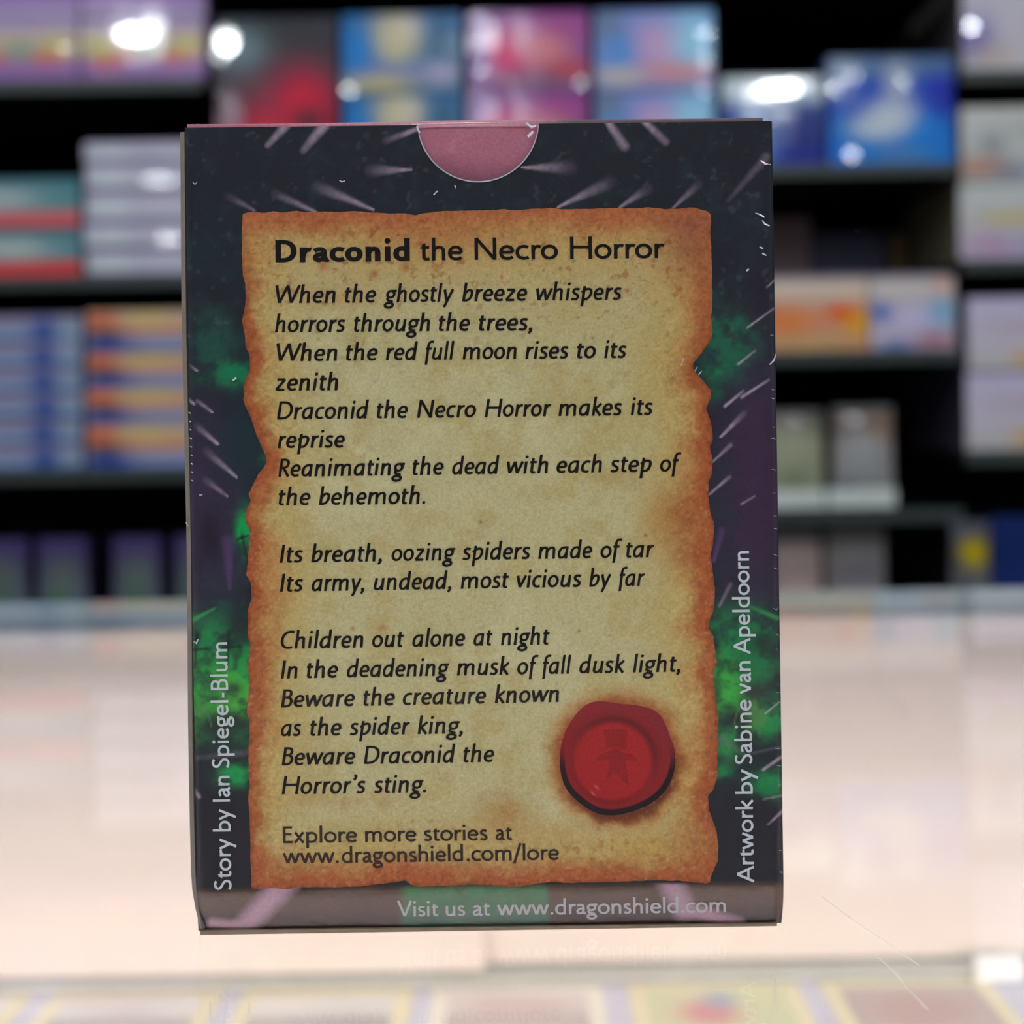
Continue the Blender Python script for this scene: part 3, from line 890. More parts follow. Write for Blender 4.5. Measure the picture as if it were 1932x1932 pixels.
RO = {
    'o': (24.6, 'E12.3 11 9.5 9.2'),
    'c': (20.4, 'M19 18.4 C17.2 19.6 15.3 20.2 13 20.2 C7 20.2 3.4 16.5 3.4 11 C3.4 5.3 7.5 1.8 13 1.8 C15.5 1.8 17.6 2.4 19.2 3.7'),
    'e': (23, 'M4 11.4 L20 11.4 C20 16.8 16.8 20.2 12.2 20.2 C7.1 20.2 3.4 16.4 3.4 11 C3.4 5.4 7.2 1.8 12.8 1.8 C15.8 1.8 18.2 2.7 20.3 4.4'),
    'r': (16, 'M5.4 0 L5.4 22 M5.4 12.6 C6.6 17.4 9 20 12.2 20 C13.6 20 14.9 19.6 16.2 18.8'),
    'n': (25, 'M5.4 0 L5.4 22 M5.4 13 C6.5 17.5 9.5 20.1 13.3 20.1 C17.5 20.1 19.6 17.6 19.6 13 L19.6 0'),
    'h': (25, 'M5.4 0 L5.4 35 M5.4 13 C6.5 17.5 9.5 20.1 13.3 20.1 C17.5 20.1 19.6 17.6 19.6 13 L19.6 0'),
    'm': (38, 'M5.4 0 L5.4 22 M5.4 13 C6.5 17.5 9.2 20.1 12.8 20.1 C17 20.1 19 17.6 19 13 L19 0 M19 13 C20.1 17.5 22.8 20.1 26.4 20.1 C30.6 20.1 32.6 17.6 32.6 13 L32.6 0'),
    'u': (25, 'M5.4 22 L5.4 8.5 C5.4 4 7.6 1.9 11.5 1.9 C15 1.9 18.4 4.5 19.6 9 M19.6 22 L19.6 0'),
    'i': (10.8, 'M5.4 0 L5.4 22 D5.4 30 3'),
    'l': (10.8, 'M5.4 0 L5.4 35'),
    't': (15.2, 'M6.6 25 L6.6 6.5 C6.6 3.3 8 1.9 10.6 1.9 C12.1 1.9 13.4 2.3 14.6 3 M6.6 20 L14.4 20 P3 .8 18.2 9 27.4 9 18.2'),
    'a': (20.8, 'M3.6 17.8 C5.5 19.4 7.5 20.1 9.8 20.1 C13.6 20.1 15.4 18 15.4 14.5 L15.4 5 C15.4 3 16.4 1.8 18 1.8 C18.9 1.8 19.6 2.1 20.3 2.7 M15.4 12.8 C8.5 11.8 3.8 9.8 3.8 6 C3.8 3.4 5.6 1.8 8.2 1.8 C11 1.8 14 3.6 15.4 6'),
    's': (17.2, 'M14.6 18.6 C13 19.6 11.3 20.2 9.2 20.2 C6.2 20.2 4.3 18.6 4.3 16.2 C4.3 13.6 6.6 12.5 9.3 11.3 C12.3 10 14.4 8.7 14.4 6 C14.4 3.3 12.2 1.8 9 1.8 C6.6 1.8 4.7 2.5 3 3.7'),
    'd': (25.2, 'M19.8 16.5 C17.8 19 15.5 20.2 12.6 20.2 C7.3 20.2 3.4 16.4 3.4 11 C3.4 5.6 7.3 1.8 12.6 1.8 C15.5 1.8 18 3 19.8 5.3 M19.8 35 L19.8 0'),
    'b': (25.2, 'M5.4 16.5 C7.4 19 9.7 20.2 12.6 20.2 C17.9 20.2 21.6 16.4 21.6 11 C21.6 5.6 17.9 1.8 12.6 1.8 C10 1.8 7 2 5.4 2.2 M5.4 35 L5.4 0'),
    'p': (25.2, 'M5.4 16.5 C7.4 19 9.7 20.2 12.6 20.2 C17.9 20.2 21.6 16.4 21.6 11 C21.6 5.6 17.9 1.8 12.6 1.8 C9.7 1.8 7.2 2.6 5.4 4 M5.4 22 L5.4 -11'),
    'g': (22.4, 'E10.6 14.2 7 6 M13 20.2 L22 20.3 M7.8 8.8 C4.4 7.4 4 4 7.6 2.8 C11 1.7 14.6 1.6 16.8 .2 E11 -5 8 4.4'),
    'v': (20.4, 'M1.8 22 L10.2 .5 L18.6 22'),
    'w': (32.6, 'M1.8 22 L9.4 .8 L16.3 21.6 L23.2 .8 L30.8 22'),
    'y': (20.6, 'M1.8 22 L10.6 1.5 M19 22 L5.4 -11'),
    'k': (20.4, 'M5.4 0 L5.4 35 M18.6 22 L6.6 10.8 M8 12 L20 0'),
    'x': (20.6, 'M2.4 22 L18.4 0 M18 22 L2 0'),
    '.': (10.4, 'D5.2 2.8 3'),
    '/': (16, 'M2 -6 L14.4 35'),
    '-': (14, 'M2 9.8 L11.6 9.8'),
    'N': (36.4, 'M5.4 0 L5.4 34 M5.4 33 L31 1 M31 34 L31 0'),
    'H': (36.4, 'M5.4 0 L5.4 34 M31 34 L31 0 M5.4 18 L31 18'),
    'E': (23.4, 'M5.4 0 L5.4 34 M5.4 32 L20.4 32 M5.4 18 L19.4 18 M5.4 2 L21 2'),
    'V': (30, 'M1.8 34 L15 1 L28.4 34'),
    'I': (11, 'M5.4 0 L5.4 34'),
    'S': (23, 'M18.8 30 C17 31.6 15 32.3 12.5 32.3 C8 32.3 5 29.7 5 26 C5 22 8.5 20 12 18 C16 15.8 19.2 13.5 19.2 9 C19.2 4.6 16 1.8 11.5 1.8 C8.5 1.8 6 2.8 3.6 4.8'),
    'B': (26, 'M5.4 0 L5.4 34 M5.4 32 L12 32 C17.5 32 20 29.3 20 25.4 C20 21 17 18.6 12 18.6 L5.4 18.6 M12 18.6 C19.5 18.6 22.4 15 22.4 10.5 C22.4 5 19 2 13 2 L5.4 2'),
    'A': (31, 'M1.6 0 L15.5 33 L29.2 0 M6.5 11 L24.4 11'),
}
BO = {
    'D': (35, 'M7.4 0 L7.4 34 M7.4 31 L13 31 C24 31 29.8 25.6 29.8 17 C29.8 8.4 24 3.1 13 3.1 L7.4 3.1'),
    'r': (20, 'M7.4 0 L7.4 22.5 M8 10 C9.4 15.6 12 18.9 15.2 18.9 C16.9 18.9 18.2 18.6 19.6 18'),
    'a': (25.4, 'M4.4 16.6 C6.8 18.6 9.2 19.4 12 19.4 C16.4 19.4 18.4 17.4 18.4 14 L18.4 6 C18.4 3.9 19.6 3 21.6 3 C22.8 3 23.8 3.4 24.8 4 M18.4 12.4 C11 11.8 6.2 10.2 6.2 7 C6.2 4.4 7.8 3 10.6 3 C14 3 16.8 4.6 18.4 7'),
    'c': (22.6, 'M21.2 17.6 C19.2 18.8 17 19.4 14.6 19.4 C8.4 19.4 5 16.2 5 11.2 C5 6.2 8.8 3 14.6 3 C17.4 3 19.6 3.6 21.6 4.8'),
    'o': (26.6, 'E13.3 11.2 8.7 8.1'),
    'n': (28, 'M7.4 0 L7.4 22.5 M7.4 12 C9 16.8 11.8 19.2 15.2 19.2 C19 19.2 20.8 16.8 20.8 13 L20.8 0'),
    'i': (14.4, 'M7.2 0 L7.2 22.5 D7.2 31 4.3'),
    'd': (28, 'M20.4 16 C18.4 18.4 16.2 19.4 13.6 19.4 C8.6 19.4 5 16.2 5 11.2 C5 6.2 8.6 3 13.6 3 C16.2 3 18.6 4 20.4 6.4 M20.6 35 L20.6 0'),
}
FITS = []


def ribbon(pts, wx, wy, V, F):
    P = np.array(pts, float)
    for i in range(1, len(P) - 1):
        a_, b_ = P[i] - P[i - 1], P[i + 1] - P[i]
        if a_ @ b_ < 0.45 * np.linalg.norm(a_) * np.linalg.norm(b_):
            ribbon(pts[:i + 1], wx, wy, V, F)
            ribbon(pts[i:], wx, wy, V, F)
            return
    closed = np.hypot(*(P[0] - P[-1])) < 1e-3
    if closed: P = P[:-1]
    n = len(P)
    base = len(V)
    lay = V[-1][2] + 1 if V else 0
    for i in range(n):
        d0 = P[i] - P[i - 1] if (closed or i > 0) else P[1] - P[0]
        d1 = P[(i + 1) % n] - P[i] if (closed or i < n - 1) else P[-1] - P[-2]
        d0, d1 = d0 / np.linalg.norm(d0), d1 / np.linalg.norm(d1)
        nrm = np.array((-(d0 + d1)[1], (d0 + d1)[0]))
        nl = np.linalg.norm(nrm)
        if nl < 1e-6: nrm, nl = np.array((-d0[1], d0[0])), 1
        nrm /= nl
        c = max(nrm @ np.array((-d0[1], d0[0])), 0.38)
        # pen as an ellipse: half width along the normal
        h = 0.5 * math.sqrt((nrm[0] * wx) ** 2 + (nrm[1] * wy) ** 2)
        off = nrm * h / c
        V.append(tuple(P[i] + off) + (lay,)); V.append(tuple(P[i] - off) + (lay,))
    for i in range(n if closed else n - 1):
        j = (i + 1) % n
        F.append((base + 2 * i, base + 2 * i + 1, base + 2 * j + 1, base + 2 * j))


def word_geo(word, font, pen, slant):
    V, F, x = [], [], 0.0
    for ch in word:
        adv, path = font[ch]
        v0 = len(V)
        for kind, g in flat(path):
            if kind == 'S':
                ribbon(g, pen[0], pen[1], V, F)
            elif kind == 'D':
                b = len(V)
                k = 16
                lay = V[-1][2] + 1 if V else 0
                V += [(g[0] + g[2] * math.cos(2 * math.pi * i / k), g[1] + g[2] * math.sin(2 * math.pi * i / k), lay) for i in range(k)]
                F.append(tuple(range(b, b + k)))
            else:
                b = len(V)
                lay = V[-1][2] + 1 if V else 0
                V += [(*q, lay) for q in g]
                F.append(tuple(range(b, b + len(g))))
        for q in range(v0, len(V)):
            V[q] = (V[q][0] + x + slant * V[q][1], V[q][1], V[q][2])
        x += adv
    return np.array(V), F


def lettering(name, lines, material, eps=0.00007):
    """lines: (baseline start px, baseline end px, scale, font, pen, slant, [(word, start, end)])"""
    AV, AF = [], []
    k = 0
    for p0, p1, sc, font, pen, slant, words in lines:
        p0, p1 = np.array(p0, float), np.array(p1, float)
        e1 = (p1 - p0) / np.linalg.norm(p1 - p0)
        e2 = np.array((e1[1], -e1[0]))
        ax = 0 if abs(e1[0]) > abs(e1[1]) else 1
        for w, s, e in words:
            V, F = word_geo(w, font, pen, slant)
            V = V * (sc, sc, 1)
            s_, e_ = (s - p0[ax]) / e1[ax], (e - p0[ax]) / e1[ax]
            a_, b_ = V[:, 0].min(), V[:, 0].max()
            q = (e_ - s_) / (b_ - a_)
            FITS.append((w, round(q, 3)))
            X = s_ + (V[:, 0] - a_) * q
            px = p0[0] + e1[0] * X + e2[0] * V[:, 1]
            py_ = p0[1] + e1[1] * X + e2[1] * V[:, 1]
            S = surf(px, py_, eps + 1.5e-6 * V[:, 2])
            AV.append(S)
            AF += [tuple(i + k for i in f) for f in F]
            k += len(V)
    AV = np.concatenate(AV)
    me = mesh(name, AV, AF)
    bm = bmesh.new(); bm.from_mesh(me)
    for f in bm.faces:
        if f.normal.y > 0: f.normal_flip()
    bm.to_mesh(me); bm.free()
    return link(name, me, material, front)


IP, RP, BP = (5.1, 4.3), (5.1, 4.5), (8.2, 6.4)
SL = 0.155
T = 1.235
lettering('title_lettering', [
    ((520, 495), (1250, 487), T, BO, BP, 0, [('Draconid', 519.7, 773.3)]),
    ((520, 494.5), (1250, 486.7), T, RO, RP, 0, [('the', 792.3, 873.7), ('Necro', 895.5, 1052.9), ('Horror', 1075.7, 1254.7)])], M_TEXT)
POEM = [
    ((520, 572.4), (1170, 565.6), [('When', 519.7, 633.5), ('the', 650.7, 710), ('ghostly', 723.6, 857), ('breeze', 871.6, 995), ('whispers', 1011.5, 1173.6)]),
    ((520, 627), (1000, 623.4), [('horrors', 518.6, 652), ('through', 668, 811.6), ('the', 828, 887), ('trees,', 903.8, 1004.8)]),
    ((525, 681.8), (1180, 675.3), [('When', 521.7, 636.6), ('the', 653, 713), ('red', 727.7, 788.8), ('full', 801, 858), ('moon', 872.7, 975), ('rises', 991, 1073.5), ('to', 1088.8, 1124.6), ('its', 1139.8, 1182.6)]),
    ((520, 737.2), (638, 736.2), [('zenith', 519, 638.3)]),
    ((523, 791.5), (1230, 782.8), [('Draconid', 522.4, 696.7), ('the', 711, 770), ('Necro', 786.7, 898.5), ('Horror', 914.5, 1040.4), ('makes', 1053.6, 1174.3), ('its', 1189.9, 1232.3)]),
    ((525, 845.4), (650, 844.2), [('reprise', 523.8, 651)]),
    ((527, 899.6), (1275, 889.6), [('Reanimating', 525, 764.6), ('the', 778.5, 837.5), ('dead', 853, 943), ('with', 956.3, 1034.6), ('each', 1050, 1136), ('step', 1151, 1230.2), ('of', 1245.3, 1287)]),
    ((527, 953.6), (800, 950.6), [('the', 525.9, 586), ('behemoth.', 601.4, 802.7)]),
    ((530, 1061.8), (1230, 1051.4), [('Its', 527.6, 572.5), ('breath,', 587, 721), ('oozing', 738.8, 859.5), ('spiders', 871.9, 1001.4), ('made', 1015.5, 1117.8), ('of', 1132.9, 1175.4), ('tar', 1181.6, 1234.4)]),
    ((530, 1116.6), (1210, 1105.2), [('Its', 528, 572.5), ('army,', 588, 687.6), ('undead,', 705, 852), ('most', 869, 960.7), ('vicious', 975, 1097.7), ('by', 1111.6, 1154), ('far', 1166.7, 1217)]),
    ((530, 1224.5), (1035, 1216), [('Children', 529.7, 686), ('out', 702, 762.6), ('alone', 778, 878), ('at', 893.4, 930), ('night', 945, 1037.7)]),
    ((530, 1280.4), (1275, 1267.4), [('In', 529.7, 561.8), ('the', 579, 638.4), ('deadening', 654.3, 848), ('musk', 862, 962), ('of', 976, 1017.4), ('fall', 1022.6, 1078.5), ('dusk', 1093, 1179.5), ('light,', 1194, 1284)]),
    ((530, 1334.9), (1055, 1324.5), [('Beware', 530, 670), ('the', 686, 745.6), ('creature', 760, 917.6), ('known', 933.5, 1055.3)]),
    ((530, 1389.2), (870, 1383.8), [('as', 530, 569), ('the', 585.6, 644.6), ('spider', 659.5, 774), ('king,', 787.8, 873.8)]),
    ((532, 1444), (930, 1437.5), [('Beware', 531.4, 670.7), ('Draconid', 686.3, 859.9), ('the', 874.5, 932.8)]),
    ((533, 1498.6), (800, 1495), [('Horror’s', 531.4, 690.5), ('sting.', 705, 804)]),
]
lettering('poem_lettering', [(a, b, 1.0, IT, IP, SL, w) for a, b, w in POEM], M_TEXT)
lettering('footer_lettering', [
    ((535, 1590.8), (965, 1584.6), .92, RO, RP, 0, [('Explore', 533.8, 674.2), ('more', 689, 786), ('stories', 800, 920.4), ('at', 935, 966.7)]),
    ((535, 1629.7), (1050, 1622.3), .92, RO, RP, 0, [('www.', 533.3, 639.3), ('dragonshield', 644.6, 873.8), ('.com/lore', 880.4, 1055)])], M_TEXTF)
lettering('credit_lettering', [
    ((436.6, 1670), (428.6, 1212), .95, RO, (4.7, 4.5), 0, [('Story', 1679, 1581.4), ('by', 1568.4, 1526.2), ('Ian', 1512.4, 1463.4), ('Spiegel-Blum', 1448.8, 1211.5)])], M_TEXTW)
lettering('credit_lettering', [
    ((1422.6, 1660), (1413, 1040), .95, RO, (4.7, 4.5), 0, [('Artwork', 1665, 1508), ('by', 1497.6, 1451), ('Sabine', 1441.4, 1319.7), ('van', 1309, 1247), ('Apeldoorn', 1234, 1039.5)])], M_TEXTW)
lettering('web_lettering', [
    ((750, 1729.5), (1365, 1721.2), .88, RO, (5, 4.6), 0, [('Visit', 749.5, 827.6), ('us', 841, 878), ('at', 892, 925.3), ('www', 937.7, 1036), ('.dragonshield.com', 1038.6, 1369.7)])],
    mat('printed_web_grey', (172, 172, 172), .5, coat=.2, var=.06))
print('FITS', FITS)

# creases and tiny bubbles of the shrink wrap
def film(pts, w, name='wrap_crease', hgt=0.00012):
    P = np.array(pts, float)
    V, F = [], []
    for i, p in enumerate(P):
        t = P[min(i + 1, len(P) - 1)] - P[max(i - 1, 0)]
        t /= np.linalg.norm(t)
        nn_ = np.array((-t[1], t[0])) * w / 2 * (.35 + .65 * math.sin(math.pi * (i + .5) / len(P)))
        for s, e in ((-1, .00008), (0, .00008 + hgt), (1, .00008)):
            V.append(surf(*(p + nn_ * s), e))
    for i in range(len(P) - 1):
        for k in range(2):
            a_ = 3 * i + k
            F.append((a_, a_ + 1, a_ + 4, a_ + 3))
    link(name, mesh(name, V, F), M_FILM, ROOT)


for pts, w in (([(1435, 303), (1444, 309), (1454, 310)], 4), ([(1425, 402), (1434, 405), (1442, 410)], 3), ([(1438, 416), (1443, 423), (1452, 426)], 3.4),
               ([(1433, 466), (1440, 469)], 3.5), ([(1438, 478), (1446, 482)], 3), ([(1408, 511), (1413, 508)], 4), ([(1452, 688), (1460, 680), (1464, 668)], 3),
               ([(439, 718), (446, 713)], 4), ([(364, 344), (368, 348), (372, 343)], 2.4), ([(640, 340), (645, 343), (651, 341)], 2.6), ([(858, 350), (860, 355)], 3),
               ([(818, 368), (826, 360)], 3.5), ([(703, 716), (708, 722), (714, 712)], 2), ([(982, 712), (986, 716), (990, 711)], 2), ([(1262, 705), (1266, 712), (1270, 704)], 2),
               ([(1285, 690), (1290, 676)], 2.2), ([(1318, 707), (1324, 700)], 2.6), ([(1311, 700), (1316, 692)], 2), ([(365, 1210), (370, 1214), (374, 1206)], 4),
               ([(351, 985), (355, 993)], 2.6), ([(376, 934), (382, 934)], 2.4), ([(992, 232), (1003, 240), (1012, 238)], 5), ([(996, 258), (1006, 248)], 6), ([(786, 238), (789, 246), (792, 250)], 4)):
    film(pts, w)
rnd = random.Random(3)
for k in range(26):
    y_ = 640 + k * 40 + rnd.uniform(-14, 14)
    x_ = 1455 + (y_ - 228) * .0155
    film([(x_ - rnd.uniform(5, 11), y_), (x_ - 4, y_ + rnd.uniform(-3, 3)), (x_ - 1, y_ + rnd.uniform(-2, 4))], rnd.uniform(.6, 1.6))
for k in range(9):
    film([(356 + k * .7 + rnd.uniform(-1, 1), 778 + k * 16), (360 + k * .6, 780 + k * 16)], 2.6)

# ------------------------------------------------------------------ cards in the case
NSL = 0
def art_grid(W_, H_, spec, n=26, m=26):
    """colours for a print: base (top, bottom) and soft blobs in 0..1"""
    u = np.linspace(0, 1, m)[None, :] + np.zeros((n, 1))
    v = np.linspace(0, 1, n)[:, None] + np.zeros((1, m))
    C = lin(spec['top']) * (1 - v[..., None]) + lin(spec.get('bot', spec['top'])) * v[..., None]
    for b in spec.get('bands', ()):
        y0_, y1_, rgb, s = b
        C = over(C, rgb, sstep(y0_ - .03, y0_ + .03, v) * (1 - sstep(y1_ - .03, y1_ + .03, v)) * s)
    for cx, cy, rx, ry, rgb, s in spec.get('blobs', ()):
        C = over(C, rgb, np.clip(blob(u, v, cx, cy, rx, ry) * 1.3, 0, 1) * s)
    g = C.mean(-1, keepdims=True)
    return u, v, np.clip(g + (C - g) * spec.get('sat', 1.0), 0.003, 1)


card_spec = [(tuple(int(.55 * q + .45 * 205) for q in a), [(*b[:4], tuple(int(.7 * q + .3 * 200) for q in b[4]), b[5]) for b in l]) for a, l in [((168, 150, 150), [(.3, .5, .3, .3, (150, 120, 124), .8)]), ((150, 132, 128), [(.5, .4, .3, .3, (176, 152, 150), .7)]), ((150, 130, 128), [(.7, .5, .3, .3, (128, 112, 116), .7)]),  # pictures mixed towards grey, the washed-out veil of the glass put into them
             ((170, 140, 136), [(.5, .12, .5, .1, (196, 150, 146), .7)]), ((200, 196, 130), [(.42, .2, .2, .1, (206, 84, 98), .9), (.52, .1, .12, .06, (120, 136, 176), .9), (.85, .1, .2, .1, (210, 206, 140), .7)]),
             ((172, 140, 132), [(.5, .2, .4, .15, (178, 120, 112), .8)]), ((160, 150, 150), [])]]
where = ['far left', 'second from left', 'third from left', 'below the sleeve box seam', 'with red and blue picture, right of the sleeve box', 'rightmost with reddish picture', 'beyond the right edge']
CARD_X = [-0.1985, -0.1325, -0.0665, -0.0010, 0.0662, 0.1325]
for i, cx in enumerate(CARD_X):
    cw, ch = 0.0585, 0.086
    yr = 0.3865
    lab = ('yellow bordered trading card lying in the case, dark lilac picture, %s' % where[i]) if i not in (4,) else 'yellow bordered trading card in the case with red and blue picture'
    t = empty('trading_card', (cx, yr - ch / 2, SHZ), lab, 'card', 'trading cards in the display case')
    box('border', (cx - cw / 2, yr - ch, SHZ + .0002), (cx + cw / 2, yr, SHZ + .0007), mat('card_border', (226, 212, 176) if i != 3 else (232, 222, 208), .5, var=.05), t)
    u, v, C = art_grid(1, 1, {'top': (220, 213, 208) if i < 4 else card_spec[i][0], 'bot': card_spec[i][0], 'bands': [(.18, 1.1, card_spec[i][0], .9)], 'blobs': card_spec[i][1]}, 40, 24)
    x0_, x1_, y0_, y1_ = cx - cw / 2 + .0055, cx + cw / 2 - .0055, yr - ch + .006, yr - .005
    V = np.stack([x0_ + (x1_ - x0_) * u, y1_ + (y0_ - y1_) * v, np.full_like(u, SHZ + .0009)], -1)
    link('picture', np_mesh('picture', V, grid_faces(40, 24)[:, ::-1], C), M_CARD, t)
tg = box('price_label', (0.158, 0.3835, SHZ + .0008), (0.174, 0.3875, SHZ + .0085), mat('white_label', (255, 255, 255), .4, var=.01))  # white plate added to stand in for a bright spot
props(tg, 'small blank white label standing at the right rear of the display case', 'label')

# ------------------------------------------------------------------ shelving
YS = 1.5
S2 = YS / FPX


def zpx(py, px):
    return at(px, py, YS)[1]


BAYS = {
    'left': dict(x=(-1.32, -0.4055), ref=200, shelves=(154, 521, 884, 1240), label='black shop shelving bay holding lilac, teal and orange boxes, left of the sleeve box'),
    'mid': dict(x=(-0.4045, 0.6045), ref=1500, shelves=(314, 664, 962, 1240), label='black shop shelving bay behind the sleeve box with blue boxes at its right end'),
    'right': dict(x=(0.6055, 1.35), ref=1870, shelves=(136, 491, 851, 1240), label='black shop shelving bay with white boxes at the right edge'),
}
SHELFZ = {}
for key, b in BAYS.items():
    x0, x1 = b['x']
    t = empty('shelving_bay', ((x0 + x1) / 2, 1.68, 0), b['label'], 'shelves', 'black shelving bays')
    box('back_board', (x0, 1.86, 0.02), (x1, 1.885, 2.3), M_BLACK, t)
    box('plinth', (x0, 1.5, 0.0), (x1, 1.86, 0.1), M_BLACK, t)
    for xx in (x0, x1 - 0.012):
        box('upright', (xx, 1.83, 0.1), (xx + 0.012, 1.86, 2.3), M_BLACK, t)
    SHELFZ[key] = []
    zs = [zpx(s, b['ref']) for s in b['shelves']]
    zs += [zs[0] + .262, zs[0] + .524]
    for k, z in enumerate(zs):
        s = box('shelf_board', (x0 + .002, YS - .012, z - .018), (x1 - .002, 1.858, z), M_BLACK, t, .001)
        box('price_rail', (x0 + .002, YS - .0155, z - .017), (x1 - .002, YS - .0122, z - .001), M_RAIL, s)
    SHELFZ[key] = zs


CARTONS = []


def carton(name, label, cat, group, X0, X1, Y, Z0, Z1, dep, side, spec, tilt=0.0):
    t = empty(name, ((X0 + X1) / 2, Y + dep / 2, Z0), label, cat, group)
    e = 0.0006
    box('carton', (X0, Y + .001, Z0 + e), (X1, Y + dep, Z1), mat('carton_side', side, .45, coat=.4, var=.08, scale=30), t, .0015)
    CARTONS.append((t, X0, X1, Y, Z0, Z1))
    u, v, C = art_grid(1, 1, dict(spec, sat=1.3))
    V = np.stack([X0 + .001 + (X1 - X0 - .002) * u, np.full_like(u, Y) + tilt * (v - .5), Z1 - .001 - (Z1 - Z0 - e - .002) * v], -1)
    link('front_print', np_mesh('front_print', V, grid_faces(*u.shape)[:, ::-1], C), M_SHELFP, t)
    return t


def stack(bay, shelf, px0, px1, ys, labels, specs, name='card_box', cat='box', group=None, Y=YS, dep=.2, side=(60, 60, 70), dz=0.0, tilt=0.0):
    """ys: photo rows of the joints, top to bottom"""
    zt = SHELFZ[bay][shelf] + dz
    sc = Y / FPX
    base = ys[-1]
    for k in range(len(ys) - 1):
        ym = (ys[k] + ys[k + 1]) / 2
        X0, X1 = at(px0, ym, Y)[0], at(px1, ym, Y)[0]
        jit = rnd.uniform(-.002, .002)
        carton(name, labels[k], cat, group, X0 + jit, X1 + jit, Y + rnd.uniform(0, .004), zt + (base - ys[k + 1]) * sc, zt + (base - ys[k]) * sc - .0004, dep, side, specs[k % len(specs)], tilt)


LIL = dict(top=(176, 146, 196), bot=(140, 106, 164))
lilA = dict(top=(186, 170, 198), bot=(140, 104, 160), bands=[(.18, .62, (196, 182, 160), .85)], blobs=[(.15, .45, .12, .16, (196, 190, 120), .8), (.85, .45, .1, .16, (198, 188, 120), .8), (.35, .6, .1, .1, (200, 110, 96), .8), (.75, .62, .14, .1, (206, 110, 90), .8), (.2, .7, .1, .1, (204, 96, 70), .8), (.55, .5, .12, .12, (110, 150, 130), .7)])
lilU = dict(top=(168, 140, 188), bot=(150, 116, 170), bands=[(.8, 1, (190, 186, 206), .6)])
stack('left', 0, -96, 149, (-88, 32, 154), ['lilac card box at the top left corner, upper one', 'lilac and cream card box at the top left corner, lower one'], [lilU, lilA], group='lilac boxes on the top left shelf', side=(120, 90, 140))
stack('left', 0, 152, 386, (-88, 32, 152), ['lilac card box, upper one, beside the black and red box', 'lilac and cream card box, lower one, beside the black and red box'], [lilU, lilA], group='lilac boxes on the top left shelf', side=(120, 90, 140))
teal = dict(top=(84, 126, 136), bot=(112, 150, 152), bands=[(.66, 1.1, (206, 108, 112), .95)], blobs=[(.35, .4, .3, .2, (190, 196, 196), .8), (.1, .5, .1, .2, (190, 160, 150), .5)])
teal2 = dict(top=(84, 126, 136), bot=(112, 150, 152), bands=[(.66, 1.1, (206, 84, 84), .95)], blobs=[(.45, .4, .3, .2, (196, 200, 196), .8)])
stack('left', 1, -92, 152, (333, 428, 520), ['teal and red card box, upper of two at the left edge', 'teal and red card box, lower of two at the left edge'], [teal, teal2], group='teal and red boxes', side=(60, 90, 100))
lav = dict(top=(190, 182, 206), bot=(196, 202, 206), bands=[(.86, 1.1, (112, 96, 140), .85)], blobs=[(.2, .5, .16, .25, (214, 222, 222), .8), (.75, .5, .25, .25, (206, 204, 214), .6)])
stack('left', 1, 160, 390, (264, 304, 358, 418, 468, 518), ['pale lilac slim box, topmost of five left of the sleeve box', 'pale lilac slim box with bright front, second of five from the top', 'pale lilac slim box, middle of five left of the sleeve box', 'pale lilac slim box, fourth of five from the top', 'pale lilac slim box, lowest of five on the shelf'], [lav], group='pale lilac slim boxes', side=(110, 98, 130))
blu = dict(top=(150, 140, 166), bot=(120, 140, 176), bands=[(.55, .85, (150, 172, 200), .7)], blobs=[(.7, .6, .1, .5, (44, 70, 140), .9), (.9, .45, .1, .25, (150, 166, 176), .8), (.3, .3, .3, .2, (164, 150, 166), .5)])
stack('left', 2, -84, 155, (588, 638, 686, 734, 782, 830, 880), ['blue and lilac slim box, %s of six at the left edge' % w for w in ('topmost', 'second', 'third', 'fourth', 'fifth', 'lowest')], [blu], group='blue and lilac slim boxes', side=(50, 60, 96))
ora = dict(top=(214, 186, 160), bot=(140, 150, 184), bands=[(.3, .6, (206, 140, 96), .7), (.72, 1.1, (140, 152, 190), .8)], blobs=[(.12, .25, .14, .22, (206, 110, 90), .9), (.14, .58, .16, .16, (66, 66, 70), .85), (.16, .85, .2, .14, (36, 58, 140), .95), (.5, .2, .2, .16, (216, 196, 140), .7)])
stack('left', 2, 164, 392, (582, 660, 728, 797, 880), ['orange and blue box, %s of four, left of the sleeve box' % w for w in ('topmost', 'second', 'third', 'lowest')], [ora], group='orange and blue boxes', side=(46, 42, 60))
grn = dict(top=(96, 84, 130), bot=(90, 104, 96), bands=[(.0, .16, (92, 78, 130), .9)], blobs=[(.5, .35, .35, .18, (120, 132, 124), .8), (.4, .55, .3, .1, (70, 104, 70), .7)])
for a, b_, l in ((-40, 52, 'grey green box with violet top at the left edge, lowest shelf'), (74, 168, 'grey green box with violet top, second from left, lowest shelf'), (210, 300, 'grey green box with violet top, third from left, lowest shelf'), (328, 396, 'grey green box with violet top, close to the sleeve box, lowest shelf')):
    stack('left', 3, a, b_, (1030, 1240), [l], [grn], group='grey green boxes on the lowest shelf', Y=1.56, side=(50, 42, 70))

